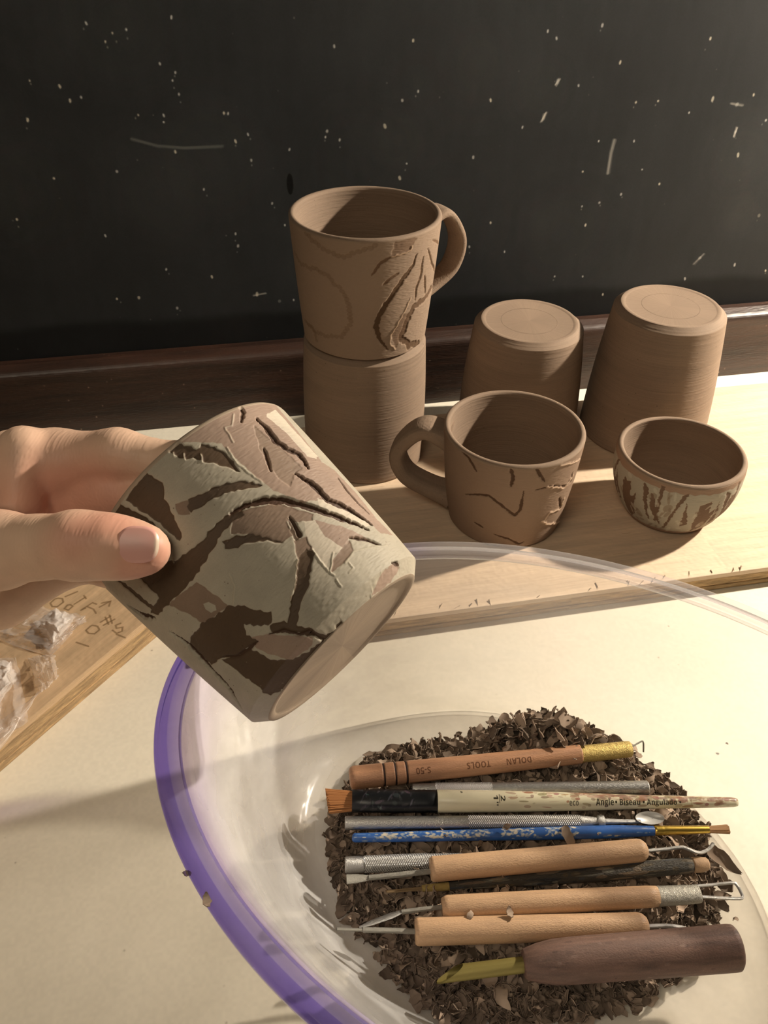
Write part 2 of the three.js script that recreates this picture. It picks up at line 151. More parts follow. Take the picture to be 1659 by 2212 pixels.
// ---------------------------------------------------------------- blackboard
{
  const BW = 1.16, BH = 0.78, X0 = -0.42;
  const b = thing('blackboard', 'black chalkboard flecked with pale specks, framed by dark wood', 'blackboard', new THREE.Vector3(X0 + BW / 2, TY, -0.6125));
  const RAIL = 0.06, RD = 0.0175, NW = 2048, NH = Math.round(NW * BH / BW);
  const X = (x) => (x - X0) / BW * NW, Y = (y) => (1 - (y - 0.03) / BH) * NH, S = NW / BW;
  const map = ctex(canv(NW, NH, (g, w, h) => {
    g.fillStyle = '#292b2c'; g.fillRect(0, 0, w, h);
    grainify(g, w, h, (x, y) => {
      const my = 0.03 + (1 - y / h) * BH, clean = 0.62 + 0.38 * sstep(0.083, 0.092, my + 0.004 * vnoise(x / 60, 3));
      return clean * (0.78 + 0.34 * fbm(x / 190, y / 150, 31, 0, 0, 5) + 0.07 * vnoise(x / 9, y / 46, 33) + 0.08 * (vnoise(x * 0.9, y * 0.9, 34) - 0.5));
    });
    for (let i = 0; i < 26; i++) { const x = X(rr(-0.15, 0.5)), y = Y(rr(0.1, 0.34)), R = rr(30, 130), q = g.createRadialGradient(x, y, 0, x, y, R); q.addColorStop(0, `rgba(150,145,135,${rr(0.02, 0.07)})`); q.addColorStop(1, 'rgba(150,145,135,0)'); g.fillStyle = q; g.fillRect(x - R, y - R, 2 * R, 2 * R); }
    g.lineCap = 'round';
    STROKES.forEach((s, n) => { for (let k = 0; k < 4; k++) { g.strokeStyle = `rgba(215,208,196,${[0.16, 0.4, 0.4, 0.12, 0.14, 0.4, 0.07, 0.2][n]})`; g.lineWidth = [4.5, 2.2, 2.2, 4, 3.2, 2.2, 4, 2.4][n] * rr(0.5, 1); g.beginPath(); s.forEach(([x, y], i) => g[i ? 'lineTo' : 'moveTo'](X(x) + rr(-1.5, 1.5), Y(y) + rr(-1, 1))); g.stroke(); } });
    for (const [x, y, s] of SPECKS) {
      if (!s) { g.fillStyle = 'rgba(8,8,8,0.9)'; g.beginPath(); g.ellipse(X(x), Y(y), 4, 13, 0, 0, 7); g.fill(); continue; }
      const a = s > 5 ? 0.3 : s > 3 ? 0.62 : 0.75; g.fillStyle = `rgba(${s % 2 ? '232,222,198' : '222,220,212'},${a})`;
      g.beginPath(); g.ellipse(X(x), Y(y), 0.8 + s * 0.22, (0.8 + s * 0.22) * rr(1.0, 1.9), rr(-0.4, 0.4), 0, 7); g.fill();
      if (rnd() < 0.35) { g.globalAlpha = 0.5; g.beginPath(); g.ellipse(X(x) + rr(-4, 4), Y(y) + rr(3, 9), 0.9, 1.2, 0, 0, 7); g.fill(); g.globalAlpha = 1; }
    }
    for (let i = 0; i < 260; i++) { g.fillStyle = `rgba(225,215,200,${rr(0.08, 0.4)})`; g.beginPath(); g.arc(X(rr(X0, X0 + BW)), Y(rr(0.06, 0.75)), rr(0.5, 1.0), 0, 7); g.fill(); }
  }));
  const panel = new THREE.BoxGeometry(BW, BH, 0.012); panel.translate(0, 0.03 + BH / 2, -0.006);
  mesh('writing_surface', panel, std({ map, roughness: 0.66, specularIntensity: 0.25, bumpMap: fineNoise, bumpScale: 0.0002 }), b);
  const wood = ctex(canv(1024, 128, (g, w, h) => {
    g.fillStyle = '#38241a'; g.fillRect(0, 0, w, h);
    grainify(g, w, h, (x, y) => 0.55 + 0.7 * fbm(x / 90, y / 5, 41, 0, 0, 4) + 0.12 * (vnoise(x, y, 44) - 0.5));
    for (let i = 0; i < 90; i++) { g.fillStyle = `rgba(225,205,180,${rr(0.1, 0.7)})`; g.beginPath(); g.arc(rnd() * w, rnd() * h, rr(0.4, 1.1), 0, 7); g.fill(); }
  }));
  const woodMat = std({ map: wood, roughness: 0.42, bumpMap: fineNoise, bumpScale: 0.0004, clearcoat: 0.25, clearcoatRoughness: 0.4 });
  const prof = new THREE.Shape(); prof.moveTo(0, 0); prof.lineTo(RD, 0); prof.lineTo(RD, RAIL - 0.008); prof.quadraticCurveTo(RD, RAIL - 0.003, RD - 0.004, RAIL - 0.001); prof.lineTo(RD - 0.010, RAIL + 0.0015); prof.lineTo(0, RAIL + 0.001); prof.closePath();
  const rail = new THREE.ExtrudeGeometry(prof, { depth: BW, bevelEnabled: false, curveSegments: 6 }); rail.rotateY(-Math.PI / 2); rail.translate(BW / 2, 0, 0);
  { const p = rail.attributes.position, uv = rail.attributes.uv; for (let i = 0; i < p.count; i++) uv.setXY(i, p.getX(i) / 0.6, (p.getY(i) + p.getZ(i)) / 0.08); }
  mesh('bottom_rail', rail, woodMat, b);
  const topRail = mesh('top_rail', new RoundedBoxGeometry(BW, 0.05, 0.02, 2, 0.003), woodMat, b); topRail.position.set(0, BH + 0.03, 0.006);
  for (const s of [-1, 1]) mesh('side_rail', new RoundedBoxGeometry(0.05, BH + 0.03, 0.02, 2, 0.003), woodMat, b).position.set(s * (BW / 2 - 0.02), BH / 2 + 0.015, 0.006);
}

// ---------------------------------------------------------------- lamps
{
  const L = W(...KEY_AT), foot = W(KEY_AT[0] + 0.06, 0, KEY_AT[2] + 0.14);
  const d = thing('desk_lamp', 'dark metal desk lamp at the right end of the table', 'lamp', foot);
  const metal = std({ color: lin(0.05, 0.05, 0.05), metalness: 0.6, roughness: 0.45 });
  mesh('base', new THREE.LatheGeometry([[0, 0], [0.075, 0], [0.078, 0.006], [0.07, 0.02], [0.015, 0.028], [0, 0.028]].map((p) => new THREE.Vector2(...p)), 40), metal, d);
  const tip = L.clone().sub(foot), elbow = new THREE.Vector3(0.06, 0.40, 0.02);
  mesh('arm', tube([[0, 0.02, 0], [0.02, 0.2, 0.01], elbow.toArray(), [tip.x * 0.5, tip.y + 0.1, tip.z * 0.5], [tip.x, tip.y + 0.075, tip.z]], 0.007, 60), metal, d);
  const aim = new THREE.Vector3(-0.85, -0.65, 0.25).normalize(), q = new THREE.Quaternion().setFromUnitVectors(new THREE.Vector3(0, -1, 0), aim);
  const sh = mesh('lamp_shade', new THREE.LatheGeometry([[0.012, 0.07], [0.03, 0.068], [0.045, 0.05], [0.058, 0.0], [0.056, 0.0], [0.043, 0.049], [0.03, 0.064], [0.012, 0.066]].map((p) => new THREE.Vector2(...p)), 48), std({ color: lin(0.5, 0.48, 0.42), roughness: 0.5, side: THREE.DoubleSide }), d);
  sh.visible = true; sh.position.copy(tip); sh.quaternion.copy(q);
  const bulb = mesh('bulb', new THREE.SphereGeometry(0.02, 24, 16), std({ color: lin(1, 0.9, 0.7), emissive: KEY_COLOR, emissiveIntensity: 6 }), d); bulb.position.copy(tip);
  const p = new THREE.PointLight(KEY_COLOR, KEY_POWER, 0, 2); p.position.copy(L); p.castShadow = true; p.shadow.radius = 0.8; scene.add(p);
}
{
  const c = thing('ceiling_lamp', 'square white ceiling lamp hanging above the table', 'lamp', W(TOP_AT[0], TOP_AT[1] + 0.02, TOP_AT[2]));
  mesh('diffuser', new RoundedBoxGeometry(TOP_SIZE, 0.02, TOP_SIZE, 2, 0.004), std({ color: 0xffffff, emissive: TOP_COLOR, emissiveIntensity: 2 }), c).position.y = 0.011;
  mesh('housing', new RoundedBoxGeometry(TOP_SIZE + 0.03, RH - TY - TOP_AT[1] - 0.03, TOP_SIZE + 0.03, 2, 0.004), std({ color: 0xdddddd }), c).position.y = 0.02 + (RH - TY - TOP_AT[1] - 0.03) / 2;
  const a = new THREE.RectAreaLight(TOP_COLOR, TOP_POWER, TOP_SIZE, TOP_SIZE); a.position.copy(W(TOP_AT[0], TOP_AT[1] + 0.015, TOP_AT[2])); a.lookAt(W(TOP_AT[0], -1, TOP_AT[2])); scene.add(a);
}

// ---------------------------------------------------------------- plywood boards
const plyMap = ctex(canv(1024, 1024, (g, w, h) => {
  g.fillStyle = '#dcc3a6'; g.fillRect(0, 0, w, h);
  grainify(g, w, h, (x, y) => 0.86 + 0.16 * fbm(x / 160 + 0.5 * vnoise(x / 300, y / 60, 3), y / 14, 51, 0, 0, 4) + 0.06 * vnoise(x / 30, y / 1.6, 55));
  for (let i = 0; i < 120; i++) { g.fillStyle = `rgba(110,70,35,${rr(0.08, 0.35)})`; g.fillRect(rnd() * w, rnd() * h, rr(4, 26), rr(0.6, 1.4)); }
}));
const plyEdge = ctex(canv(1024, 128, (g, w, h) => {
  g.fillStyle = '#c0a075'; g.fillRect(0, 0, w, h); grainify(g, w, h, (x, y) => 0.7 + 0.5 * fbm(x / 40, y / 9, 61, 0, 0, 4));
}));
const TB = 0.014;
function plyBoard(name, label, len, dep, thick, topMat) {
  const b = thing(name, label, 'board');
  const edge = std({ map: plyEdge, roughness: 0.85, bumpMap: fineNoise, bumpScale: 0.0006 });
  const cuts = [[0, 0.26], [0.27, 0.73], [0.74, 1]], nm = ['bottom_veneer', 'core', 'top_veneer'];
  cuts.forEach(([a, c], k) => {
    const inset = k === 1 ? 0.0006 : 0;
    const g = new RoundedBoxGeometry(len - 2 * inset, (c - a) * thick, dep - 2 * inset, 2, 0.0005); g.translate(0, (a + c) / 2 * thick, 0);
    const p = g.attributes.position, n = g.attributes.normal, uv = g.attributes.uv;
    for (let i = 0; i < p.count; i++) Math.abs(n.getY(i)) > 0.7 ? uv.setXY(i, p.getX(i) / 0.35, p.getZ(i) / 0.35) : uv.setXY(i, (p.getX(i) + p.getZ(i)) / 0.25, p.getY(i) / 0.02 + k * 0.3);
    mesh(nm[k], g, k === 2 ? topMat : edge, b);
  });
  return b;
}
const plyMat = std({ map: plyMap, roughness: 0.7, bumpMap: fineNoise, bumpScale: 0.0003 });
{
  // big board along the blackboard: z' from -0.556 to -0.3425, x' from its hidden left end
  const x0 = -0.015, x1 = 0.62, z0 = -0.556, z1 = -0.3425;
  const b = plyBoard('plywood_board', 'pale plywood board under the mugs, splintered along its front edge', x1 - x0, z1 - z0, TB, plyMat);
  b.position.set((x0 + x1) / 2, TY, (z0 + z1) / 2);
  for (let i = 0; i < 26; i++) {
    const L = rr(0.003, 0.009), g = new THREE.ConeGeometry(rr(0.0003, 0.0007), L, 5); g.rotateZ(Math.PI / 2 + rr(-0.3, 0.3)); g.rotateY(rr(0.5, 1.5)); g.rotateX(rr(-0.2, 0.2));
    mesh('splinter', g, plyMat, b.getObjectByName('top_veneer')).position.set(rr(-0.26, 0.12) + (i % 3 ? 0 : rr(-0.02, 0.02)), TB + 0.0003, (z1 - z0) / 2 - rr(0.001, 0.004));
  }
}
const LB = {};
{
  // small board at the left, its long edge running towards the viewer
  const T = 0.018, a = on(315, 1342, T), c = on(76, 1542, T); let ux = a[0] - c[0], uz = a[2] - c[2]; const l = Math.hypot(ux, uz); ux /= l; uz /= l;
  const far = [a[0] + ux * 0.028, a[2] + uz * 0.028], len = 0.26, dep = 0.20, nx = uz, nz = -ux;   // n points left, away from the edge
  const cx = far[0] - ux * len / 2 + nx * dep / 2, cz = far[1] - uz * len / 2 + nz * dep / 2;
  Object.assign(LB, { T, ux, uz, nx, nz, cx, cz, len, dep, ang: 0 });
  LB.local = (p) => [(p[0] - cx) * ux + (p[2] - cz) * uz, (p[0] - cx) * -nx + (p[2] - cz) * -nz];   // along, across (towards the edge)
  const topMap = ctex(canv(1024, 1024, (g, w, h) => {
    g.fillStyle = '#d0b08a'; g.fillRect(0, 0, w, h);
    grainify(g, w, h, (x, y) => 0.86 + 0.16 * fbm(x / 160, y / 14, 71, 0, 0, 4) + 0.06 * vnoise(x / 30, y / 1.6, 75));
    const S = w / 0.35, P = (x, y) => { const q = LB.local(on(x / 4.608, 1240 + y / 4.608, T)); return [((q[0] / 0.35) % 1 + 1) % 1 * w, (1 - ((q[1] / 0.35) % 1 + 1) % 1) * h]; };
    g.strokeStyle = 'rgba(110,82,50,0.62)'; g.lineWidth = 3; g.lineCap = 'round';
    const pen = (l) => { g.beginPath(); l.forEach((q, i) => g[i ? 'lineTo' : 'moveTo'](...P(...q))); g.stroke(); };
    pen([[545, 250], [500, 290], [520, 325], [570, 325], [630, 280], [620, 245], [580, 240], [545, 250]]);
    pen([[670, 310], [640, 345], [680, 360], [725, 320], [700, 305], [670, 310]]);
    pen([[650, 225], [770, 175]]); pen([[740, 300], [850, 230]]); pen([[835, 215], [855, 245]]);
    pen([[805, 360], [850, 340]]); pen([[820, 350], [920, 285], [960, 300]]); pen([[870, 325], [930, 350], [955, 390]]);
    pen([[990, 330], [1100, 270]]); pen([[1010, 290], [1100, 270], [1085, 320]]);
    pen([[1000, 480], [1100, 420]]); pen([[1030, 510], [1140, 450]]); pen([[1050, 430], [1080, 500]]); pen([[1090, 410], [1115, 490]]);
    pen([[1200, 490], [1150, 510], [1160, 540], [1220, 530], [1215, 570], [1160, 590], [1120, 560]]);
    pen([[900, 520], [855, 560], [880, 590], [940, 595], [990, 555], [970, 520], [920, 510], [900, 520]]);
    pen([[760, 680], [880, 720]]); pen([[1160, 600], [1260, 640]]);
  }), true);
  topMap.center.set(0, 0);
  const m = std({ map: topMap, roughness: 0.75, bumpMap: fineNoise, bumpScale: 0.0003 });
  const b = plyBoard('plywood_board', 'smaller plywood board with pencilled figures, under the crumpled clear plastic', len, dep, T, m);
  place(b, W(cx, 0, cz), Wd(ux, 0, uz), new THREE.Vector3(0, 1, 0), Wd(-nx, 0, -nz));
}
// ---------------------------------------------------------------- clay vessels
function cupProfile({ rb, rt, h, t = 0.0042, bulge = 0, chamfer = 0.003, foot = 0.0012, rows = 120, curve }) {
  const R = (v) => curve ? curve(v) : mix(rb, rt, v) + bulge * Math.sin(Math.PI * v);
  const p = [[1e-5, foot], [rb * 0.55, foot], [rb * 0.8, foot * 0.9], [rb - chamfer * 1.7, foot * 0.3], [rb - chamfer * 1.3, 0], [rb - chamfer, 0.0002]];
  const v0 = chamfer / h;
  for (const q of [0.02, 0.08, 0.3, 0.6, 0.92, 0.98]) p.push([mix(rb - chamfer, R(v0), q), mix(0.0003, chamfer, q), 1]);
  p.push([R(v0 * 1.03), chamfer * 1.03, 1], [R(v0 * 1.12), chamfer * 1.12, 1]);
  for (let i = 2; i <= rows; i++) { const v = mix(v0, 1 - t * 0.5 / h, i / rows); p.push([R(v), v * h, 1]); }
  const rc = R(1) - t / 2;
  for (let i = 1; i < 8; i++) { const a = i / 8 * Math.PI; p.push([rc + t / 2 * Math.cos(a), h - t * 0.5 + t * 0.5 * Math.sin(a)]); }
  for (let i = 0; i <= 40; i++) { const v = mix(1 - t * 0.5 / h, 0.10, i / 40); p.push([Math.max(0.003, R(v) - t), v * h]); }
  const rf = R(0.10) - t; for (let i = 1; i <= 6; i++) { const a = i / 6 * Math.PI / 2; p.push([rf - 0.008 * (1 - Math.cos(a)), h * 0.10 - h * 0.03 * Math.sin(a)]); }
  p.push([rf * 0.4, h * 0.068], [1e-5, h * 0.067]);
  return p;
}
const CLAY = '#8c7866';
const clayMap = ctex(canv(1024, 512, (g, w, h) => {
  g.fillStyle = CLAY; g.fillRect(0, 0, w, h);
  grainify(g, w, h, (x, y) => 0.90 + 0.10 * fbm(x / 128, y / 40, 81, 8, 0, 4) + 0.06 * vnoise(x / 200, y / 2.4, 83, 0, 0) + 0.06 * (hash(x, y, 85) - 0.5));
  for (let i = 0; i < 130; i++) { g.fillStyle = `rgba(45,30,22,${rr(0.2, 0.8)})`; g.beginPath(); g.arc(rnd() * w, rnd() * h, rr(0.4, 1.3), 0, 7); g.fill(); }
}));
const clayMat = std({ map: clayMap, roughness: 0.78, bumpMap: turnLines, bumpScale: 0.00025, specularIntensity: 0.45 });
const aim = (x, z) => Math.atan2(-x * CY + z * SY, -x * SY - z * CY) ;   // turn that points +z at the camera's foot point
// drawing on an unrolled wall: x = angle, y = height
function unrolled(w, h, fill, draw) { return canv(w, h, (g) => { g.fillStyle = fill; g.fillRect(0, 0, w, h); for (const off of [0, 180]) { g.save(); draw(g, (q, o = off) => [((q[0] + o) / 360 + 0.5) * w, (1 - q[1]) * h]); if (off) draw(g, (q) => [((q[0] - 180) / 360 + 0.5) * w, (1 - q[1]) * h]); g.restore(); } }); }
function rough(pts, step, amp, closed, k = 1) {           // hand-cut outline: a resampled, slightly ragged path
  const out = [], n = pts.length;
  for (let i = 0; i < (closed ? n : n - 1); i++) {
    const a = pts[i], b = pts[(i + 1) % n], L = Math.hypot(b[0] - a[0], b[1] - a[1]), m = Math.max(1, Math.round(L / step));
    for (let j = 0; j < m; j++) { const t = j / m, s = (hash(i, j, k) - 0.5) * 2 * amp; out.push([mix(a[0], b[0], t) - (b[1] - a[1]) / (L || 1) * s, mix(a[1], b[1], t) + (b[0] - a[0]) / (L || 1) * s]); }
  }
  if (!closed) out.push(pts[n - 1]);
  return out;
}
function trace(g, pts, closed) { g.beginPath(); pts.forEach((p, i) => g[i ? 'lineTo' : 'moveTo'](...p)); if (closed) g.closePath(); }
const fillP = (g, P, q, col, amp = 2, k = 1) => { trace(g, rough(q.map((p) => P(p)), 9, amp, true, k), true); g.fillStyle = col; g.fill(); };
const lineP = (g, P, q, col, wd, amp = 1.5, k = 1) => { g.lineCap = g.lineJoin = 'round'; trace(g, rough(q.map((p) => P(p)), 8, amp, false, k)); g.strokeStyle = col; g.lineWidth = wd; g.stroke(); };
const taperP = (g, P, q, col, wd, k = 1) => { const r = rough(q.map((p) => P(p)), 6, wd * 0.12, false, k); g.lineCap = 'round'; g.strokeStyle = col; for (let i = 1; i < r.length; i++) { const t = i / r.length; g.lineWidth = Math.max(1.2, wd * Math.min(1, 3.2 * Math.min(t + 0.08, 1.08 - t)) * (0.75 + 0.5 * hash(i, k, 3))); g.beginPath(); g.moveTo(...r[i - 1]); g.lineTo(...r[i]); g.stroke(); } };
function heightOf(c, deep, blur = 2) {                    // canvas grey 128 = untouched wall; returns height in metres at (u, v)
  const w = c.width, h = c.height, d = c.getContext('2d').getImageData(0, 0, w, h).data; let a = new Float32Array(w * h);
  for (let i = 0; i < a.length; i++) a[i] = (d[i * 4] - 128) / 128;
  for (let pass = 0; pass < 2; pass++) { const b = new Float32Array(w * h); for (let y = 0; y < h; y++) for (let x = 0; x < w; x++) { let s = 0, n = 0; for (let k = -blur; k <= blur; k++) { if (pass) { const yy = y + k; if (yy < 0 || yy >= h) continue; s += a[yy * w + x]; } else s += a[y * w + ((x + k) % w + w) % w]; n++; } b[y * w + x] = s / n; } a = b; }
  return (u, v) => { const x = ((u % 1) + 1) % 1 * w, y = clamp(1 - v) * (h - 1), i = Math.floor(x), j = Math.min(h - 2, Math.floor(y)), fx = x - i, fy = y - j, i1 = (i + 1) % w; return deep * mix(mix(a[j * w + i % w], a[j * w + i1], fx), mix(a[(j + 1) * w + i % w], a[(j + 1) * w + i1], fx), fy); };
}
function handle(r0, y0, r1, y1, reach, wd, th, drop = 0.35) {   // strap handle in the x-y plane, leaving the wall at +x
  const c = new THREE.CatmullRomCurve3([[r0 - 0.003, y0, 0], [r0 + reach * 0.45, y0 + 0.004, 0], [r0 + reach * 0.88, y0 - (y0 - y1) * 0.18, 0], [r0 + reach, mix(y0, y1, 0.42), 0], [r0 + reach * 0.80, mix(y0, y1, 0.72), 0], [r1 + reach * 0.38, mix(y0, y1, 0.92), 0], [r1 - 0.002, y1, 0]].map((p) => new THREE.Vector3(...p)), false, 'centripetal');
  const N = 72, M = 20, pos = [], uv = [], idx = [];
  for (let i = 0; i <= N; i++) {
    const s = i / N, p = c.getPointAt(s), t = c.getTangentAt(s), nx = t.y * -1, ny = t.x; const w = wd * (1 - drop * 0.5 * s + 0.25 * Math.pow(Math.abs(2 * s - 1), 6)), h = th * (1 + 0.35 * Math.pow(Math.abs(2 * s - 1), 6));
    for (let j = 0; j <= M; j++) { const a = j / M * 2 * Math.PI, ca = Math.cos(a), sa = Math.sin(a), e = 0.62, cx = Math.sign(ca) * Math.pow(Math.abs(ca), e) * h / 2, cz = Math.sign(sa) * Math.pow(Math.abs(sa), e) * w / 2; pos.push(p.x + nx * cx, p.y + ny * cx, cz); uv.push(s, j / M * 0.3); }
  }
  for (let i = 0; i < N; i++) for (let j = 0; j < M; j++) { const a = i * (M + 1) + j, b = a + 1, d = a + M + 1, e = d + 1; idx.push(a, d, e, a, e, b); }
  const g = new THREE.BufferGeometry(); g.setAttribute('position', new THREE.Float32BufferAttribute(pos, 3)); g.setAttribute('uv', new THREE.Float32BufferAttribute(uv, 2)); g.setIndex(idx); g.computeVertexNormals(); return g;
}
const wallAnd = (g, prof, nu) => { let first = prof.findIndex((q) => q[2]), last = prof.length - 1; while (!prof[last][2]) last--; const per = nu * 6; g.addGroup(0, first * per, 1); g.addGroup(first * per, (last - first) * per, 0); g.addGroup(last * per, (prof.length - 1 - last) * per, 1); return g; };
const S3 = std({ map: clayMap, roughness: 0.8, bumpMap: fineNoise, bumpScale: 0.0003, specularIntensity: 0.4 });

// --- A: carved mug on top of the stack, and B: the upturned cup that carries it
const ST = [-0.016, -0.5253], HB = 0.098, HA = 0.0822;
{
  const draw = (g, P, relief) => {
    const dk = relief ? '#484848' : 'rgba(84,62,44,0.85)', md = relief ? '#626262' : 'rgba(100,76,56,0.7)', lt = relief ? '#b0b0b0' : 'rgba(190,160,132,0.55)';
    MUGA.patch.forEach((q, i) => fillP(g, P, q, relief ? '#6e6e6e' : 'rgba(96,72,54,0.55)', 3, i));
    MUGA.zig.forEach((q, i) => { for (const s of rough(q.map((a) => P(a)), 15, 4, false, 20 + i)) { g.fillStyle = relief ? '#6c6c6c' : 'rgba(104,80,58,0.34)'; g.beginPath(); g.ellipse(s[0], s[1], 10, 8, hash(i, s[0] | 0, 2) * 3, 0, 7); g.fill(); }; });
    MUGA.groove.forEach((q, i) => taperP(g, P, q, i < 4 ? dk : md, i === 0 ? 15 : 9, i));
    MUGA.teeth.forEach((q, i) => lineP(g, P, q, dk, 20, 8, 40 + i));
    MUGA.ridge.forEach((q, i) => lineP(g, P, q, lt, 5, 3, 50 + i));
  };
  const hc = unrolled(1400, 460, '#808080', (g, P) => draw(g, P, 1)), hf = heightOf(hc, 0.0013, 1);
  const map = ctex(unrolled(1400, 460, CLAY, (g, P) => draw(g, P, 0)));
  const m = std({ map, roughness: 0.78, bumpMap: fineNoise, bumpScale: 0.00035, specularIntensity: 0.4 });
  const pf = cupProfile({ rb: 0.0407, rt: 0.0476, h: HA, chamfer: 0.0012, rows: 190, bulge: 0.0004 }), g = wallAnd(revolve(pf, 520, HA, (u, v) => hf(u, v)), pf, 520);
  const c = W(ST[0], 0.014 + HB, ST[1]);
  const o = thing('mug', 'carved brown clay mug with handle, standing on top of an upturned cup', 'mug', c);
  o.rotation.y = aim(...ST);
  mesh('body', g, [m, clayMat], o);
  const hm = mesh('handle', handle(0.0468, 0.068, 0.0425, 0.018, 0.027, 0.0195, 0.0058), S3, o); hm.rotation.y = 0.56;
}
function upturned(x, z, rb, rt, h, bulge, label, y = 0.014) {
  const o = thing('cup', label, 'cup', W(x, y, z));
  const b = mesh('body', revolve(cupProfile({ rb, rt, h, bulge, chamfer: 0.0042, foot: 0.0008, rows: 80 }), 128, h, null), clayMat, o); b.rotation.x = Math.PI; b.position.y = h; o.rotation.y = aim(x, z) + 0.7 * x * 10;
  const ring = new THREE.TorusGeometry(rb * 0.52, 0.0008, 8, 64); ring.rotateX(Math.PI / 2);
  mesh('foot_ring', ring, clayMat, o).position.y = h - 0.00145;
  return o;
}
upturned(ST[0], ST[1], 0.0413, 0.0428, HB, 0.0012, 'plain brown clay cup turned upside down, carrying the carved mug on its base');
upturned(0.1027, -0.5723, 0.0393, 0.0462, 0.0867, 0.0012, 'shorter upturned brown clay cup with bare base, between the stack and the tall upturned cup');
upturned(0.2005, -0.5664, 0.0390, 0.0478, 0.1038, 0.0012, 'tallest upturned brown clay cup, behind the small striped bowl');

// --- E: handled mug in the middle of the board
{
  const x = 0.0815, z = -0.4544, h = 0.0714;
  const draw = (g, P, relief) => { MUGE.groove.forEach((q, i) => taperP(g, P, q, relief ? '#3c3c3c' : 'rgba(78,56,40,0.8)', 9, i)); MUGE.ridge.forEach((q, i) => lineP(g, P, q, relief ? '#d0d0d0' : 'rgba(190,165,140,0.7)', 7, 5, i)); };
  const hf = heightOf(unrolled(1200, 420, '#808080', (g, P) => draw(g, P, 1)), 0.0013, 2), map = ctex(unrolled(1200, 420, '#887260', (g, P) => draw(g, P, 0)));
  const o = thing('mug', 'brown clay mug with thin carved lines, standing on the board beside the small bowl', 'mug', W(x, 0.014, z)); o.rotation.y = aim(x, z);
  const pf = cupProfile({ rb: 0.0371, rt: 0.0449, h, chamfer: 0.002, rows: 150, bulge: 0.0012 });
  mesh('body', wallAnd(revolve(pf, 420, h, (u, v) => hf(u, v) + 0.0005 * (fbm(u * 14, v * 5, 91, 14, 0, 3) - 0.5)), pf, 420), [std({ map, roughness: 0.8, bumpMap: fineNoise, bumpScale: 0.0003, specularIntensity: 0.4 }), clayMat], o);
  const hm = mesh('handle', handle(0.0435, 0.057, 0.0385, 0.0105, 0.031, 0.0205, 0.0105, 0.15), S3, o); hm.rotation.y = Math.PI - 0.02;
}
// --- F: small striped bowl
{
  const x = 0.1954, z = -0.4643, h = 0.0497, bv = BOWL.streak.flat().map((q) => q[1]), BV = [Math.min(...bv), Math.max(...bv)];
  const draw = (g, P, relief) => {
    BOWL.streak.forEach((q, i) => [0, 75, -75].forEach((o, k) => fillP(g, P, q.map(([a, b]) => [a + o, 0.1 + 0.83 * clamp((b - BV[0]) / (BV[1] - BV[0]))]), relief ? '#5c5c5c' : '#66503f', 3, i + k)));
    if (!relief) for (let i = 0; i < 60; i++) { g.fillStyle = ['rgba(172,164,146,0.6)', 'rgba(112,92,74,0.45)'][i % 2]; g.beginPath(); g.ellipse(rnd() * 1200, rr(50, 330), rr(3, 12), rr(6, 30), rr(-0.5, 0.5), 0, 7); g.fill(); }
  };
  const hf = heightOf(unrolled(1200, 380, '#808080', (g, P) => draw(g, P, 1)), 0.0011, 2), map = ctex(unrolled(1200, 380, '#8b725f', (g, P) => { if (!g.slip) { g.slip = 1; g.fillStyle = '#989080'; trace(g, rough([[0, 45], [1200, 45], [1200, 335], [0, 335]], 14, 6, true, 3), true); g.fill(); } draw(g, P, 0); }));
  const curve = (v) => mix(0.0245, 0.0414, Math.pow(Math.sin(Math.PI / 2 * Math.min(1, v * 1.02 + 0.03)), 0.62)) + 0.0016 * Math.sin(Math.PI * v);
  const o = thing('bowl', 'small rounded clay bowl with pale slip and brown streaks at the right of the board', 'bowl', W(x, 0.014, z)); o.rotation.y = aim(x, z);
  const pf = cupProfile({ rb: 0.0245, rt: 0.0414, h, chamfer: 0.0016, rows: 120, curve, t: 0.0038 });
  mesh('body', wallAnd(revolve(pf, 360, h, (u, v) => hf(u, v) * (1 - sstep(0.9, 0.98, v))), pf, 360), [std({ map, roughness: 0.75, bumpMap: fineNoise, bumpScale: 0.0003, specularIntensity: 0.45 }), clayMat], o);
}
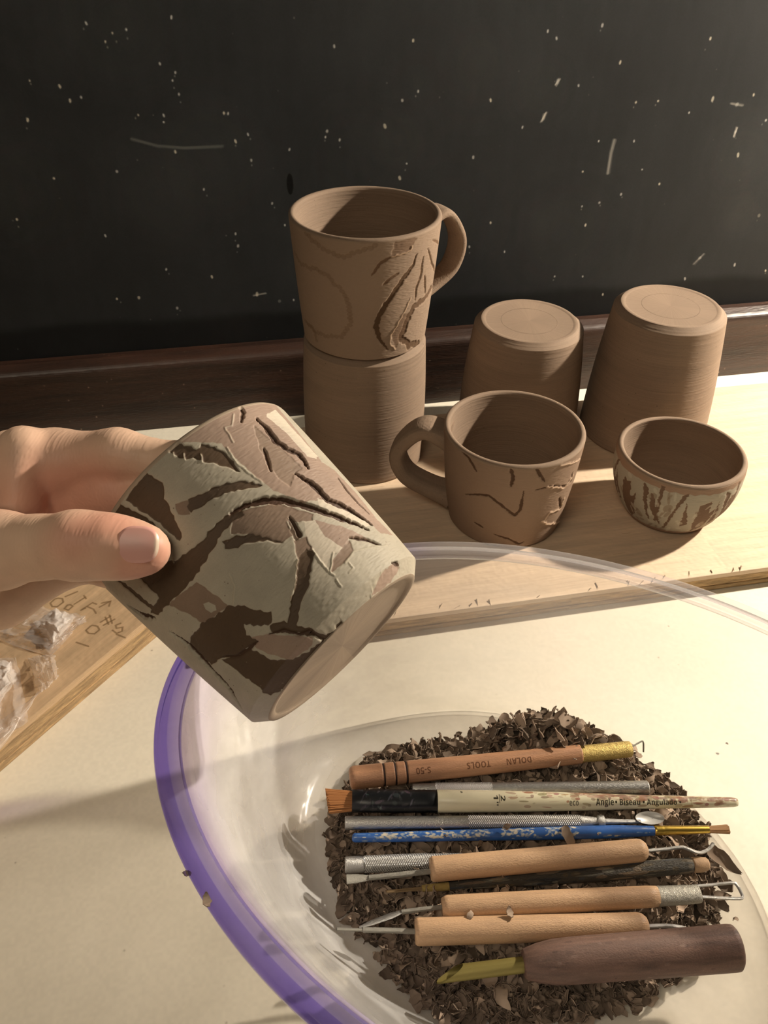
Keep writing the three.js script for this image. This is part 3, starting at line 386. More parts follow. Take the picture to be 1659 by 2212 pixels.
// --- the mug in the hand
{
  const L = 0.084, rim = [-0.0739, 0.1739, -0.2617], base = [-0.0133, 0.1437, -0.212];
  const ax = new THREE.Vector3(rim[0] - base[0], rim[1] - base[1], rim[2] - base[2]).normalize();
  const mid = new THREE.Vector3(...rim).add(new THREE.Vector3(...base)).multiplyScalar(0.5), cam = new THREE.Vector3(0, EYE, 0).sub(mid);
  const ref = cam.clone().addScaledVector(ax, -cam.dot(ax)).normalize(), sid = new THREE.Vector3().crossVectors(ax, ref);
  HELD.groove[3].forEach((q) => { q[0] += 6; }); HELD.groove[4].forEach((q) => { q[0] += 4; });
  const NWX = 2048, NWY = 640;
  const SLIP = '#b4ab99', col = { mauve: '#a18a7a', pale: '#cfc3b0', mid: '#8d7867', dark: '#5b4938' };
  const map = unrolled(NWX, NWY, SLIP, (g, P) => {
    for (const k of ['mauve', 'pale', 'mid', 'dark']) HELD[k].forEach((q, i) => fillP(g, P, q, col[k], k === 'dark' ? 3 : 2, i));
    HELD.hole.forEach((q) => fillP(g, P, q, SLIP, 1)); g.fillStyle = 'rgba(200,190,172,0.5)'; g.fillRect(0, 0, NWX, 12);
    HELD.groove.forEach((q, i) => taperP(g, P, q, '#4a3426', 17, i)); HELD.fine.forEach((q, i) => taperP(g, P, q, '#503a2b', 7, i));
    HELD.ridge.forEach((q, i) => lineP(g, P, q, 'rgba(196,186,164,0.6)', 3, 1.5, i));
  });
  grainify(map.getContext('2d'), NWX, NWY, (x, y) => 0.90 + 0.14 * fbm(x / 64, y / 64, 95, 32, 0, 4) + 0.05 * (hash(x, y, 97) - 0.5));
  { const g = map.getContext('2d'); for (let i = 0; i < 500; i++) { g.fillStyle = i % 4 ? `rgba(60,44,32,${rr(0.2, 0.6)})` : `rgba(210,200,180,${rr(0.2, 0.5)})`; g.beginPath(); g.arc(rnd() * NWX, rnd() * NWY, rr(0.5, 1.6), 0, 7); g.fill(); } }
  const rel = unrolled(NWX, NWY, '#808080', (g, P) => {
    HELD.mid.forEach((q, i) => fillP(g, P, q, '#707070', 2, i)); HELD.dark.forEach((q, i) => fillP(g, P, q, '#646464', 3, i)); HELD.hole.forEach((q) => fillP(g, P, q, '#808080', 1));
    HELD.ridge.forEach((q, i) => lineP(g, P, q, '#949494', 4, 1.5, i)); HELD.groove.forEach((q, i) => taperP(g, P, q, '#202020', 18, i)); HELD.fine.forEach((q, i) => taperP(g, P, q, '#383838', 9, i));
  });
  const hf = heightOf(rel, 0.0017, 1), grainyBase = canv(512, 256, (g, w, h) => { g.fillStyle = '#a5937f'; g.fillRect(0, 0, w, h); grainify(g, w, h, (x, y) => 0.85 + 0.25 * fbm(x / 60, y / 60, 99, 0, 0, 5)); });
  const m = std({ map: ctex(map), roughness: 0.6, bumpMap: fineNoise, bumpScale: 0.0003, specularIntensity: 0.5 });
  const o = thing('mug', 'unglazed mug with pale slip and carved brown leaves, held tilted in the hand', 'mug');
  place(o, W(...base), Wd(...sid.toArray()), Wd(...ax.toArray()), Wd(...ref.toArray()));
  const pf = cupProfile({ rb: 0.0415, rt: 0.0484, h: L, chamfer: 0.0045, rows: 260, t: 0.0045, bulge: 0.0006 });
  mesh('body', wallAnd(revolve(pf, 860, L, (u, v) => hf(u, v)), pf, 860), [m, std({ map: ctex(grainyBase), roughness: 0.65, bumpMap: turnLines, bumpScale: 0.0003 })], o);
}
// ---------------------------------------------------------------- clear plastic bowl with the tools
const BO = { c0: [0.070, -0.212], a0: 0.104, b0: 0.080, c1: [0.0805, -0.188], a1: 0.177, b1: 0.1253, h: 0.1, dir: Math.atan2(0.389, 0.921), lip: 0.0105 };
function bowlPoint(s, t, off = 0, dh = 0) {              // s: 0 at the edge of the flat bottom, 1 at the lip; t: angle in plan
  const w = Math.pow(s, 0.80), hh = BO.h * Math.pow(s, 1.35), r = 1 - BO.lip / 0.15;
  const a = mix(BO.a0, BO.a1 - BO.lip, w) + off, b = mix(BO.b0, BO.b1 - BO.lip, w) + off, cx = mix(BO.c0[0], BO.c1[0], w), cz = mix(BO.c0[1], BO.c1[1], w);
  const x = a * Math.cos(t), z = b * Math.sin(t), cd = Math.cos(BO.dir), sd = Math.sin(BO.dir);
  return [cx + x * cd - z * sd, hh + dh, cz + x * sd + z * cd];
}
function grid(nu, nv, fn, closeU = true, uvs = [1, 1]) {
  const pos = [], uv = [], idx = [];
  for (let j = 0; j <= nv; j++) for (let i = 0; i <= nu; i++) { const p = fn(i / nu, j / nv); pos.push(...p.slice(0, 3)); uv.push(i / nu * uvs[0], j / nv * uvs[1]); }
  for (let j = 0; j < nv; j++) for (let i = 0; i < nu; i++) { const a = j * (nu + 1) + i, b = a + 1, c = a + nu + 1, d = c + 1; idx.push(a, c, d, a, d, b); }
  const g = new THREE.BufferGeometry(); g.setAttribute('position', new THREE.Float32BufferAttribute(pos, 3)); g.setAttribute('uv', new THREE.Float32BufferAttribute(uv, 2)); g.setIndex(idx); g.computeVertexNormals();
  if (closeU) { const n = g.attributes.normal.array; for (let j = 0; j <= nv; j++) { const a = j * (nu + 1) * 3, b = a + nu * 3; for (let q = 0; q < 3; q++) n[a + q] = n[b + q] = (n[a + q] + n[b + q]) / 2; } }
  return g;
}
{
  const haze = noiseTex(1024, (u, v) => { const f = fbm(u * 14, v * 5, 101, 14, 5, 5), s = vnoise(u * 60, v * 24, 107, 60, 24); return 0.25 + 0.75 * Math.pow(f, 1.3) + 0.1 * s; });
  const scratch = noiseTex(512, (u, v) => 0.6 * fbm(u * 10, v * 4, 111, 10, 4, 4) + 0.4 * vnoise(u * 90, v * 20, 113, 90, 20));
  // how clear the wall is round the bowl: rubbed milky on the left and front, clear at the back right
  const clearness = noiseTex(512, (u, v) => { const a = -u * 2 * Math.PI + BO.dir, milky = Math.pow(clamp(0.5 + 0.5 * Math.cos(a - 2.7)), 1.2); return 0.97 - milky * (0.05 + 0.36 * Math.pow(fbm(u * 18, v * 7, 117, 18, 7, 5), 1.6)); });
  const clear = std({ color: 0xffffff, vertexColors: true, transmission: 1, transmissionMap: clearness, thickness: 0, ior: 1.46, roughness: 0.36, roughnessMap: haze, bumpMap: scratch, bumpScale: 0.0012, specularIntensity: 0.6 });
  const o = thing('plastic_bowl', 'large oval clear plastic bowl with a purple-tinted lip, holding clay shavings and tools', 'bowl', W(BO.c0[0], 0, BO.c0[1]));
  const rel = (p) => { const q = W(...p).sub(o.position); return [q.x, q.y, q.z]; };
  const N = 160, th = 0.0018;
  // profile round the wall: under the foot, up the outside, over the top, down the inside to the middle of the floor
  const path = [];
  for (let i = 0; i <= 6; i++) path.push((t) => { const e = bowlPoint(0, t), c = BO.c0, k = 0.02 + 0.98 * i / 6; return [mix(c[0], e[0], k), 0.0004, mix(c[1], e[2], k)]; });
  for (let i = 1; i <= 26; i++) path.push((t) => bowlPoint(i / 26, t, th / 2, 0.0004));
  for (let i = 26; i >= 0; i--) path.push((t) => bowlPoint(i / 26, t, -th / 2, i ? 0.0004 + th * 0.6 : 0.0004 + th));
  for (let i = 6; i >= 0; i--) path.push((t) => { const e = bowlPoint(0, t, -th / 2), c = BO.c0, k = 0.02 + 0.98 * i / 6; return [mix(c[0], e[0], k), 0.0004 + th, mix(c[1], e[2], k)]; });
  const wall = grid(N, path.length - 1, (u, v) => rel(path[Math.round(v * (path.length - 1))](-u * 2 * Math.PI)), true, [1, 2]), tint = [];
  for (let j = 0; j < path.length; j++) for (let i = 0; i <= N; i++) {
    const p = path[j](-i / N * 2 * Math.PI), a = Math.atan2(p[2] - BO.c1[1], p[0] - BO.c1[0]), d = Math.max(0, Math.cos(a - 2.3)) * sstep(0.055, 0.1, p[1]);
    tint.push(mix(0.985, 0.78, d), mix(0.98, 0.70, d), mix(0.975, 0.94, d));
  }
  wall.setAttribute('color', new THREE.Float32BufferAttribute(tint, 3));
  mesh('bowl_wall', wall, clear, o);
  // the lip: a flat folded edge, purple towards the left and front, clear at the back right
  const prof = [[-0.0002, 0.0002], [0.0005, 0.0016], [0.0022, 0.0022], [0.0048, 0.0023], [0.0052, 0.0029], [0.0086, 0.0028], [0.0100, 0.0018], [0.0105, 0.0004], [0.0101, -0.0030], [0.0094, -0.0034], [0.0088, -0.0004], [0.0050, -0.0002], [0.0014, -0.0008], [0.0002, -0.0012], [-0.0002, 0.0002]];
  const lip = grid(220, prof.length - 1, (u, v) => { const q = prof[Math.round(v * (prof.length - 1))]; return rel(bowlPoint(1, -u * 2 * Math.PI, q[0], q[1])); });
  const col = [];
  for (let j = 0; j < prof.length; j++) for (let i = 0; i <= 220; i++) {
    const p = bowlPoint(1, -i / 220 * 2 * Math.PI), a = Math.atan2(p[2] - BO.c1[1], p[0] - BO.c1[0]);     // 0 right, pi/2 towards the viewer, +-pi left
    const left = Math.max(0, Math.cos(a - 2.75)), k = clamp(1.5 * Math.pow(left, 0.8)), out = prof[j][0] > 0.0049 ? 1 : 0.55, n = 0.8 + 0.4 * vnoise(i / 7, j / 5, 121);
    const d = clamp(k * out * n); col.push(mix(0.97, 0.50, d), mix(0.96, 0.43, d), mix(0.98, 0.88, d));
  }
  lip.setAttribute('color', new THREE.Float32BufferAttribute(col, 3));
  tag(mesh('lip', lip, std({ color: 0xffffff, vertexColors: true, transmission: 0.9, thickness: 0, ior: 1.46, roughness: 0.14, specularIntensity: 1 }), o), 'purple-tinted lip');
}

// ---------------------------------------------------------------- heap of clay shavings
const PILE = [[-0.004, -0.262], [-0.018, -0.229], [-0.019, -0.203], [-0.012, -0.184], [-0.001, -0.17], [0.011, -0.155], [0.028, -0.141], [0.06, -0.137], [0.094, -0.144], [0.111, -0.150], [0.133, -0.163], [0.150, -0.182], [0.158, -0.202], [0.157, -0.225], [0.148, -0.248], [0.132, -0.266], [0.117, -0.278], [0.086, -0.287], [0.064, -0.283], [0.044, -0.273], [0.012, -0.266]];
function pileEdge(x, z) {                                // distance inside the outline, negative outside
  let inside = false, d = 1;
  for (let i = 0, j = PILE.length - 1; i < PILE.length; j = i++) {
    const [ax, az] = PILE[i], [bx, bz] = PILE[j];
    if ((az > z) !== (bz > z) && x < (bx - ax) * (z - az) / (bz - az) + ax) inside = !inside;
    const dx = bx - ax, dz = bz - az, t = clamp(((x - ax) * dx + (z - az) * dz) / (dx * dx + dz * dz)); d = Math.min(d, Math.hypot(ax + t * dx - x, az + t * dz - z));
  }
  return inside ? d : -d;
}
const pileTop = (x, z) => { const d = pileEdge(x, z); return d < 0 ? 0.002 : 0.003 + 0.0135 * sstep(0, 0.030, d) + 0.011 * (1 - sstep(-0.275, -0.238, z)) * sstep(0, 0.02, d) + 0.013 * Math.exp(-(((x - 0.088) / 0.034) ** 2 + ((z + 0.274) / 0.016) ** 2)) * sstep(0, 0.01, d) + 0.005 * (vnoise(x * 120, z * 120, 131) - 0.5); };
function flake(k) {                                      // one curled shaving, with thickness, flat side up
  const s0 = seed; seed = 9001 + k * 7919;
  const L = rr(0.0055, 0.0115), Wd2 = rr(0.0011, 0.0026), bend = rr(1.4, 4.2) * (rnd() < 0.25 ? -1 : 1), twist = rr(-0.9, 0.9), th = 0.00035, nu = 9, nv = 2, top = [], pos = [], idx = [], col = [], tone = rr(0.8, 1.25);
  const wob = Array.from({ length: (nu + 1) * 2 }, () => rr(0.72, 1.12)), cut = rr(1.2, 3), cup = rr(-0.25, 0.35);
  const P = (i, j, side) => {
    const s = i / nu - 0.5, w = (j / nv - 0.5) * 2, wv = w * Wd2 * wob[i * 2 + (j > 1 ? 1 : 0)] * (1 - 0.85 * Math.pow(Math.abs(2 * s), cut)), a = s * bend, R = L / bend;
    const n = [-Math.sin(a), Math.cos(a)], rib = 0.00022 * ((i + k) % 2) + cup * Math.abs(w) * Wd2, q = side * th + rib, x = R * Math.sin(a) + n[0] * q, y = R * (1 - Math.cos(a)) + n[1] * q, tw = twist * s * 2;
    return [x, y * Math.cos(tw) - wv * Math.sin(tw), y * Math.sin(tw) + wv * Math.cos(tw)];
  };
  for (let side = 0; side < 2; side++) for (let i = 0; i <= nu; i++) for (let j = 0; j <= nv; j++) { pos.push(...P(i, j, side)); const c = tone * rr(0.85, 1.12); col.push(c, c * 0.98, c * 0.96); }
  const id = (side, i, j) => side * (nu + 1) * (nv + 1) + i * (nv + 1) + j;
  for (let i = 0; i < nu; i++) for (let j = 0; j < nv; j++) { idx.push(id(1, i, j), id(1, i, j + 1), id(1, i + 1, j + 1), id(1, i, j), id(1, i + 1, j + 1), id(1, i + 1, j)); idx.push(id(0, i, j), id(0, i + 1, j + 1), id(0, i, j + 1), id(0, i, j), id(0, i + 1, j), id(0, i + 1, j + 1)); }
  for (let i = 0; i < nu; i++) for (const j of [0, nv]) { const a = id(0, i, j), b = id(0, i + 1, j), c = id(1, i, j), d = id(1, i + 1, j); j ? idx.push(a, d, b, a, c, d) : idx.push(a, b, d, a, d, c); }
  for (let j = 0; j < nv; j++) for (const i of [0, nu]) { const a = id(0, i, j), b = id(0, i, j + 1), c = id(1, i, j), d = id(1, i, j + 1); i ? idx.push(a, b, d, a, d, c) : idx.push(a, d, b, a, c, d); }
  const g = new THREE.BufferGeometry(); g.setAttribute('position', new THREE.Float32BufferAttribute(pos, 3)); g.setAttribute('color', new THREE.Float32BufferAttribute(col, 3)); g.setIndex(idx); g.computeVertexNormals(); seed = s0;
  return g;
}
const FLAKES = Array.from({ length: 22 }, (_, k) => flake(k));
const shaveMat = std({ color: lin(0.285, 0.218, 0.165), vertexColors: true, roughness: 0.85, specularIntensity: 0.35 });
const shaveMats = [0.75, 0.95, 1.15, 1.45].map((k) => std({ color: lin(0.285 * k, 0.22 * k, 0.168 * k), vertexColors: true, roughness: 0.85, specularIntensity: 0.35 }));
seed = 4242;
const clear0 = [];                                       // keeps loose shavings off the tool shafts: [a, b, radius] in plan
function flakeMatrix(x, y, z, big, flat = 0.75) {
  const e = new THREE.Euler(rr(-1, 1) * flat, rr(0, 6.28), rr(-1, 1) * flat, 'YXZ'), s = big * rr(0.75, 1.25);
  return new THREE.Matrix4().compose(W(x, y, z), new THREE.Quaternion().setFromEuler(e), new THREE.Vector3(s, s, s));
}
function buildPile() {
  const parts = [], N = 90;
  // dense damp clay below the loose shavings
  const pos = [], col = [], idx = [], id = {};
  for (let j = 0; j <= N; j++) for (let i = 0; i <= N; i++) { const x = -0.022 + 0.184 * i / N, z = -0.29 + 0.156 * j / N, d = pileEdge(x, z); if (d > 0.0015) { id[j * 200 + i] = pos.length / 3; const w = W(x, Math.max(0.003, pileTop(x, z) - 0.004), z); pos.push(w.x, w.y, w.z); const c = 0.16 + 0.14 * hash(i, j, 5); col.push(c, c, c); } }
  for (let j = 0; j < N; j++) for (let i = 0; i < N; i++) { const q = [j * 200 + i, j * 200 + i + 1, (j + 1) * 200 + i + 1, (j + 1) * 200 + i].map((k) => id[k]); if (q.every((k) => k !== undefined)) idx.push(q[0], q[2], q[1], q[0], q[3], q[2]); }
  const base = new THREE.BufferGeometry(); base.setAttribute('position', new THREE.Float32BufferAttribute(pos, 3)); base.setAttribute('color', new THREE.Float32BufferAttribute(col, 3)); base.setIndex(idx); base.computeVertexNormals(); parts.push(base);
  let n = 0;
  while (n < 4300) {
    const x = rr(-0.024, 0.166), z = rr(-0.293, -0.132), d = pileEdge(x, z); if (d < -0.003 || (d < 0 && rnd() > 0.45)) continue;
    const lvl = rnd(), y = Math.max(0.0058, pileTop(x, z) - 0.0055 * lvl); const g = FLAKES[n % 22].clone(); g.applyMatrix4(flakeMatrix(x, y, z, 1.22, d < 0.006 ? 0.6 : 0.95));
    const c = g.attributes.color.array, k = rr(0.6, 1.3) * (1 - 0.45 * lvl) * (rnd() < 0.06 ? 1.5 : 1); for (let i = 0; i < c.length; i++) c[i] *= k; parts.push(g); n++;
  }
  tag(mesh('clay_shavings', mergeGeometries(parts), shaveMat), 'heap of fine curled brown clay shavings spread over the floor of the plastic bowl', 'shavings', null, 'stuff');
}
buildPile();
for (let n = 0; n < 270;) {
  const x = rr(-0.02, 0.162), z = rr(-0.29, -0.134), d = pileEdge(x, z); if (d < 0.002) continue;
  const m = new THREE.Mesh(FLAKES[n % 22], shaveMats[(n * 7 + (n >> 3)) % 4]); m.name = numbered('clay_shaving'); m.castShadow = m.receiveShadow = true;
  m.applyMatrix4(flakeMatrix(x, pileTop(x, z) + rr(0.0005, 0.002), z, 1.4, 1.1)); scene.add(m); n++;
  tag(m, 'larger curled brown clay shaving lying loose on the surface of the heap in the bowl', 'shaving', 'loose shavings on top of the heap');
}
// ---------------------------------------------------------------- tools on the heap
const woodTex = (k, base) => ctex(canv(512, 128, (g, w, h) => { g.fillStyle = base; g.fillRect(0, 0, w, h); grainify(g, w, h, (x, y) => 0.86 + 0.2 * fbm(x / 90, y / 7, k, 0, 0, 4) + 0.06 * (hash(x >> 1, y, k) - 0.5)); for (let i = 0; i < 40; i++) { g.fillStyle = `rgba(90,55,30,${rr(0.1, 0.4)})`; g.fillRect(rnd() * w, rnd() * h, rr(2, 10), 1); } }));
const paleWood = std({ map: woodTex(141, '#c09c78'), roughness: 0.55, bumpMap: fineNoise, bumpScale: 0.0002 });
const steel = std({ color: lin(0.47, 0.46, 0.44), metalness: 1, roughness: 0.38, bumpMap: fineNoise, bumpScale: 0.0002 });
const dullSteel = std({ color: lin(0.36, 0.345, 0.30), metalness: 0.85, roughness: 0.5, bumpMap: fineNoise, bumpScale: 0.0003 });
const brass = std({ color: lin(0.58, 0.44, 0.16), metalness: 0.85, roughness: 0.5, bumpMap: fineNoise, bumpScale: 0.0004 });
const gold = std({ color: lin(0.80, 0.55, 0.12), metalness: 1, roughness: 0.3 });
const knurlMap = noiseTex(256, (u, v) => 0.5 + 0.25 * Math.sign(Math.sin((u * 24 + v * 12) * 2 * Math.PI)) * 0.9 + 0.25 * Math.sin((u * 24 - v * 12) * 2 * Math.PI));
knurlMap.repeat.set(2.4, 1);
const knurl = std({ color: lin(0.50, 0.49, 0.47), metalness: 0.9, roughness: 0.38, bumpMap: knurlMap, bumpScale: 0.0007 });
const HR = 0.0185;                                       // height of the heap where the tools rest
// a tool lies between two measured points: A (left in the picture) and B (right); x runs from A to B
function lay(name, label, category, ua, va, ha, ub, vb, hb) {
  const a = on(ua, va, ha), b = on(ub, vb, hb), A = W(...a), B = W(...b), o = thing(name, label, category);
  const x = B.clone().sub(A), len = x.length(); x.normalize(); const z = new THREE.Vector3().crossVectors(x, new THREE.Vector3(0, 1, 0)).normalize(), y = new THREE.Vector3().crossVectors(z, x);
  place(o, A, x, y, z); o.updateMatrix();
  const s = len / (ub - ua), inv = o.matrix.clone().invert();
  o.at = (u) => (u - ua) * s;                             // picture column -> distance along the tool
  o.local = (u, v, h) => { const p = W(...on(u, v, h)).applyMatrix4(inv); return [p.x, p.y, p.z]; };
  o.s = s; return o;
}
function bristles(x0, x1, r0, r1, n, mat, parent, lean = 0, flat = 0.5) {
  const gs = [];
  for (let i = 0; i < n; i++) {
    const a = rr(0, 6.283), k = Math.sqrt(rnd()), y = Math.cos(a) * k, z = Math.sin(a) * k, xe = x1 + lean * z * r1 + rr(-0.0007, 0.0007) * Math.sign(x1 - x0);
    const g = new THREE.TubeGeometry(new THREE.LineCurve3(new THREE.Vector3(x0, y * r0 * flat, z * r0), new THREE.Vector3(xe, y * r1 * flat * 0.8, z * r1)), 1, 0.00028, 4); gs.push(g);
  }
  const m = mesh('bristles', mergeGeometries(gs), mat, parent); m.userData.kind = 'stuff'; return m;
}
function ink(w, h, base, draw) { return ctex(canv(w, h, (g) => { g.fillStyle = base; g.fillRect(0, 0, w, h); draw(g, w, h); })); }

{ // 1 printed wooden handle with a brass socket and a bent wire
  const o = lay('clay_tool', 'wooden tool with three dark rings, stamped letters and a brass socket, topmost in the bowl', 'tool', 755, 1681, HR + 0.0065, 1362, 1618, HR + 0.0065);
  const X = o.at, x0 = X(755), x1 = X(1250);
  const map = ink(1024, 256, '#b98a68', (g, w, h) => {
    grainify(g, w, h, (x, y) => 0.86 + 0.2 * fbm(x / 120, y / 8, 151, 0, 0, 4) + 0.05 * (hash(x, y, 4) - 0.5));
    g.save(); g.translate(0, h * 0.5 + 24); g.rotate(Math.PI); g.fillStyle = 'rgba(88,52,26,0.85)'; g.font = 'bold 34px sans-serif'; g.scale(1, 1);
    g.fillText('DOLAN', -0.775 * w, 12); g.fillText('TOOLS', -0.595 * w, 12); g.fillText('S-50', -0.34 * w, 12); g.restore();
  });
  let handle; const groove = [827, 850, 874].map((u) => X(u)), pr = [];
  for (let i = 0; i <= 240; i++) { const x = mix(x0, x1, i / 240), e = x - x0; let r = mix(0.0056, 0.0046, i / 240) * (e < 0.003 ? Math.sqrt(1 - Math.pow(1 - e / 0.003, 2)) * 0.35 + 0.65 : 1); for (const q of groove) if (Math.abs(x - q) < 0.0005) r -= 0.0006; pr.push([x, r]); }
  handle = mesh('handle', bar([[x0, 1e-5], ...pr, [x1, 0.002]], 36), std({ map, roughness: 0.5, bumpMap: fineNoise, bumpScale: 0.0002 }), o);
  for (const q of groove) mesh('dark_ring', bar([[q - 0.00042, 0.0050], [q - 0.0003, 0.00525], [q + 0.0003, 0.00525], [q + 0.00042, 0.0050]], 32), std({ color: lin(0.03, 0.015, 0.01), roughness: 0.7 }), handle);
  mesh('brass_socket', bar(capped([[X(1247), 0.0042], [X(1352), 0.0040], [X(1362), 0.0038]], 0.0003), 28), brass, o);
  const h = HR + 0.007; mesh('wire', tube([o.local(1355, 1618, h), o.local(1372, 1609, h), o.local(1387, 1601, h), o.local(1390, 1606, h - 0.002), o.local(1390, 1624, h - 0.007)], 0.00045, 40, 8), dullSteel, o);
}
{ // 2 flat angled brush
  const o = lay('paintbrush', 'broad angled paintbrush with black ferrule and clay-stained white handle', 'brush', 706, 1730, HR + 0.0075, 1592, 1733, HR + 0.0062), X = o.at;
  const map = ink(2048, 256, '#d9d2b4', (g, w, h) => {
    grainify(g, w, h, (x, y) => 0.95 + 0.06 * fbm(x / 100, y / 40, 161, 0, 0, 3));
    const U = (u) => (u - 942) / (1592 - 942) * w;
    for (let i = 0; i < 620; i++) { const u = 1090 + Math.pow(rnd(), 0.72) * 502, y = h * rr(0.1, rnd() < 0.3 ? 0.72 : 0.55), k = sstep(1050, 1500, u); g.fillStyle = `rgba(${128 + rr(-20, 20)},${92 + rr(-15, 15)},${70 + rr(-12, 12)},${rr(0.15, 0.7)})`; g.beginPath(); g.ellipse(U(u), y, rr(4, 40), rr(2, 7 + 9 * k), rr(-0.15, 0.15), 0, 7); g.fill(); }
    g.fillStyle = '#2b2718'; g.font = 'bold 30px sans-serif';
    g.save(); g.translate(U(1070), h * 0.62); g.rotate(Math.PI / 2); g.font = 'bold 44px sans-serif'; g.fillText('1"', -34, 30); g.fillRect(-36, -12, 34, 4); g.fillText('2', -32, -18); g.restore();
    g.font = 'bold 46px sans-serif'; g.fillText('Angle', U(1280), h * 0.66); g.fillText('• Biseau • Angulado •', U(1321), h * 0.66);
    g.fillStyle = 'rgba(50,44,30,0.7)'; g.font = 'bold 40px sans-serif'; g.fillText('eco', U(1222), h * 0.66); g.beginPath(); g.ellipse(U(993), h * 0.44, 9, 5, 0.3, 0, 7); g.fill();
  });
  const hr = [[942, 24], [1000, 23.5], [1080, 22.5], [1200, 20], [1350, 15.5], [1500, 12], [1560, 11], [1585, 10], [1592, 8]].map(([u, r]) => [X(u), r * o.s]);
  mesh('handle', bar([[hr[0][0], 1e-5], ...hr, [X(1592) + 0.0001, 1e-5]], 32), std({ map, roughness: 0.35, clearcoat: 0.3, clearcoatRoughness: 0.3 }), o);
  const fm = ink(512, 128, '#121417', (g, w, h) => { for (let i = 0; i < 70; i++) { g.fillStyle = `rgba(${160 + rr(-30, 40)},${160 + rr(-30, 30)},165,${rr(0.04, 0.3)})`; g.beginPath(); g.ellipse(rr(0.05, 0.75) * w, rr(0.2, 0.7) * h, rr(2, 22), rr(1, 5), rr(-0.6, 0.2), 0, 7); g.fill(); } });
  const fr = [[760, 25], [800, 25.5], [880, 25.5], [900, 24.5], [903, 25.5], [909, 24.5], [914, 25.5], [920, 24.5], [942, 24.8]].map(([u, r]) => [X(u), r * o.s]);
  mesh('ferrule', bar([[X(760), 1e-5], ...fr, [X(942), 0.003]], 36, 0.8), std({ map: fm, metalness: 0.3, roughness: 0.32 }), o);
  bristles(X(766), X(709), 22 * o.s, 29 * o.s, 620, std({ color: lin(0.36, 0.15, 0.045), roughness: 0.6 }), o, 0.16, 0.45);
}
{ // 3 grey rod half hidden behind the brush
  const o = lay('metal_tool', 'plain grey metal handle half hidden behind the white brush', 'tool', 890, 1707, HR + 0.0035, 1400, 1702, HR + 0.0045), X = o.at;
  mesh('handle', bar(capped([[X(890), 0.0032], [X(1000), 0.0032], [X(1400), 0.0034]], 0.0005), 28), steel, o);
  mesh('knurled_grip', bar([[X(940), 0.0032], [X(942), 0.00335], [X(1060), 0.00335], [X(1062), 0.0032]], 28), knurl, o);
}
{ // 4 silver knife handle with a small scoop
  const o = lay('metal_tool', 'silver metal tool with knurled grip and small scoop, between white and blue brushes', 'tool', 745, 1778, HR + 0.0045, 1290, 1775, HR + 0.0045), X = o.at;
  mesh('handle', bar(capped([[X(745), 0.0031], [X(850), 0.0031], [X(1012), 0.0031]], 0.0005), 28), steel, o);
  mesh('knurled_grip', bar([[X(1010), 0.0031], [X(1012), 0.0032], [X(1250), 0.0031], [X(1253), 0.0029]], 28), knurl, o);
  mesh('collar', bar(capped([[X(1252), 0.0029], [X(1290), 0.0020], [X(1292), 0.0029], [X(1305), 0.0029]], 0.0003), 28), steel, o);
  mesh('stem', bar(capped([[X(1303), 0.0015], [X(1350), 0.0010], [X(1385), 0.0010]], 0.0002), 16), steel, o);
  const sc = new THREE.SphereGeometry(0.0055, 28, 14, 0, 6.2832, 1.75, 1.4);
  const scoop = mesh('scoop', sc, std({ color: lin(0.62, 0.61, 0.58), metalness: 0.3, roughness: 0.4, side: THREE.DoubleSide }), o); scoop.scale.set(1.25, 0.45, 0.62); scoop.position.set(X(1405), 0.0018, -0.0010);
}
{ // 5 thin blue brush
  const o = lay('paintbrush', 'thin blue paintbrush with golden ferrule, its paint flaked', 'brush', 760, 1810, HR + 0.0035, 1572, 1791, HR + 0.0045), X = o.at;
  const map = ink(1024, 128, '#2b5aa0', (g, w, h) => { grainify(g, w, h, (x, y) => 0.75 + 0.4 * fbm(x / 60, y / 30, 171, 0, 0, 3)); for (let i = 0; i < 110; i++) { g.fillStyle = ['rgba(200,185,160,0.75)', 'rgba(120,140,175,0.5)', 'rgba(170,165,155,0.5)'][i % 3]; g.beginPath(); g.ellipse(Math.pow(rnd(), 1) * w, rr(0.2, 0.75) * h, rr(2, 12), rr(1, 4), 0, 0, 7); g.fill(); } for (const c of [0.10, 0.13, 0.19, 0.27, 0.31, 0.36, 0.42, 0.52, 0.57, 0.66, 0.71]) for (let i = 0; i < 26; i++) { g.fillStyle = `rgba(205,192,168,${rr(0.3, 0.9)})`; g.beginPath(); g.ellipse(w * (c + rr(-0.028, 0.028)), h * rr(0.42, 0.64), rr(2, 9), rr(1.5, 5), rr(-0.5, 0.5), 0, 7); g.fill(); } });
  mesh('handle', bar([[X(760), 1e-5], [X(761), 0.0014], [X(766), 0.0020], [X(850), 0.0022], [X(1000), 0.0025], [X(1200), 0.0029], [X(1330), 0.0029], [X(1412), 0.0021], [X(1413), 1e-5]], 24), std({ map, roughness: 0.4, clearcoat: 0.25 }), o);
  mesh('ferrule', bar([[X(1409), 1e-5], [X(1410), 0.0021], [X(1416), 0.0023], [X(1420), 0.00205], [X(1425), 0.0023], [X(1430), 0.00205], [X(1434), 0.0022], [X(1440), 0.0021], [X(1530), 0.0017], [X(1531), 0.0008]], 24), gold, o);
  bristles(X(1528), X(1572), 0.0015, 0.0022, 130, std({ color: lin(0.33, 0.17, 0.06), roughness: 0.6 }), o, 0, 0.6);
}
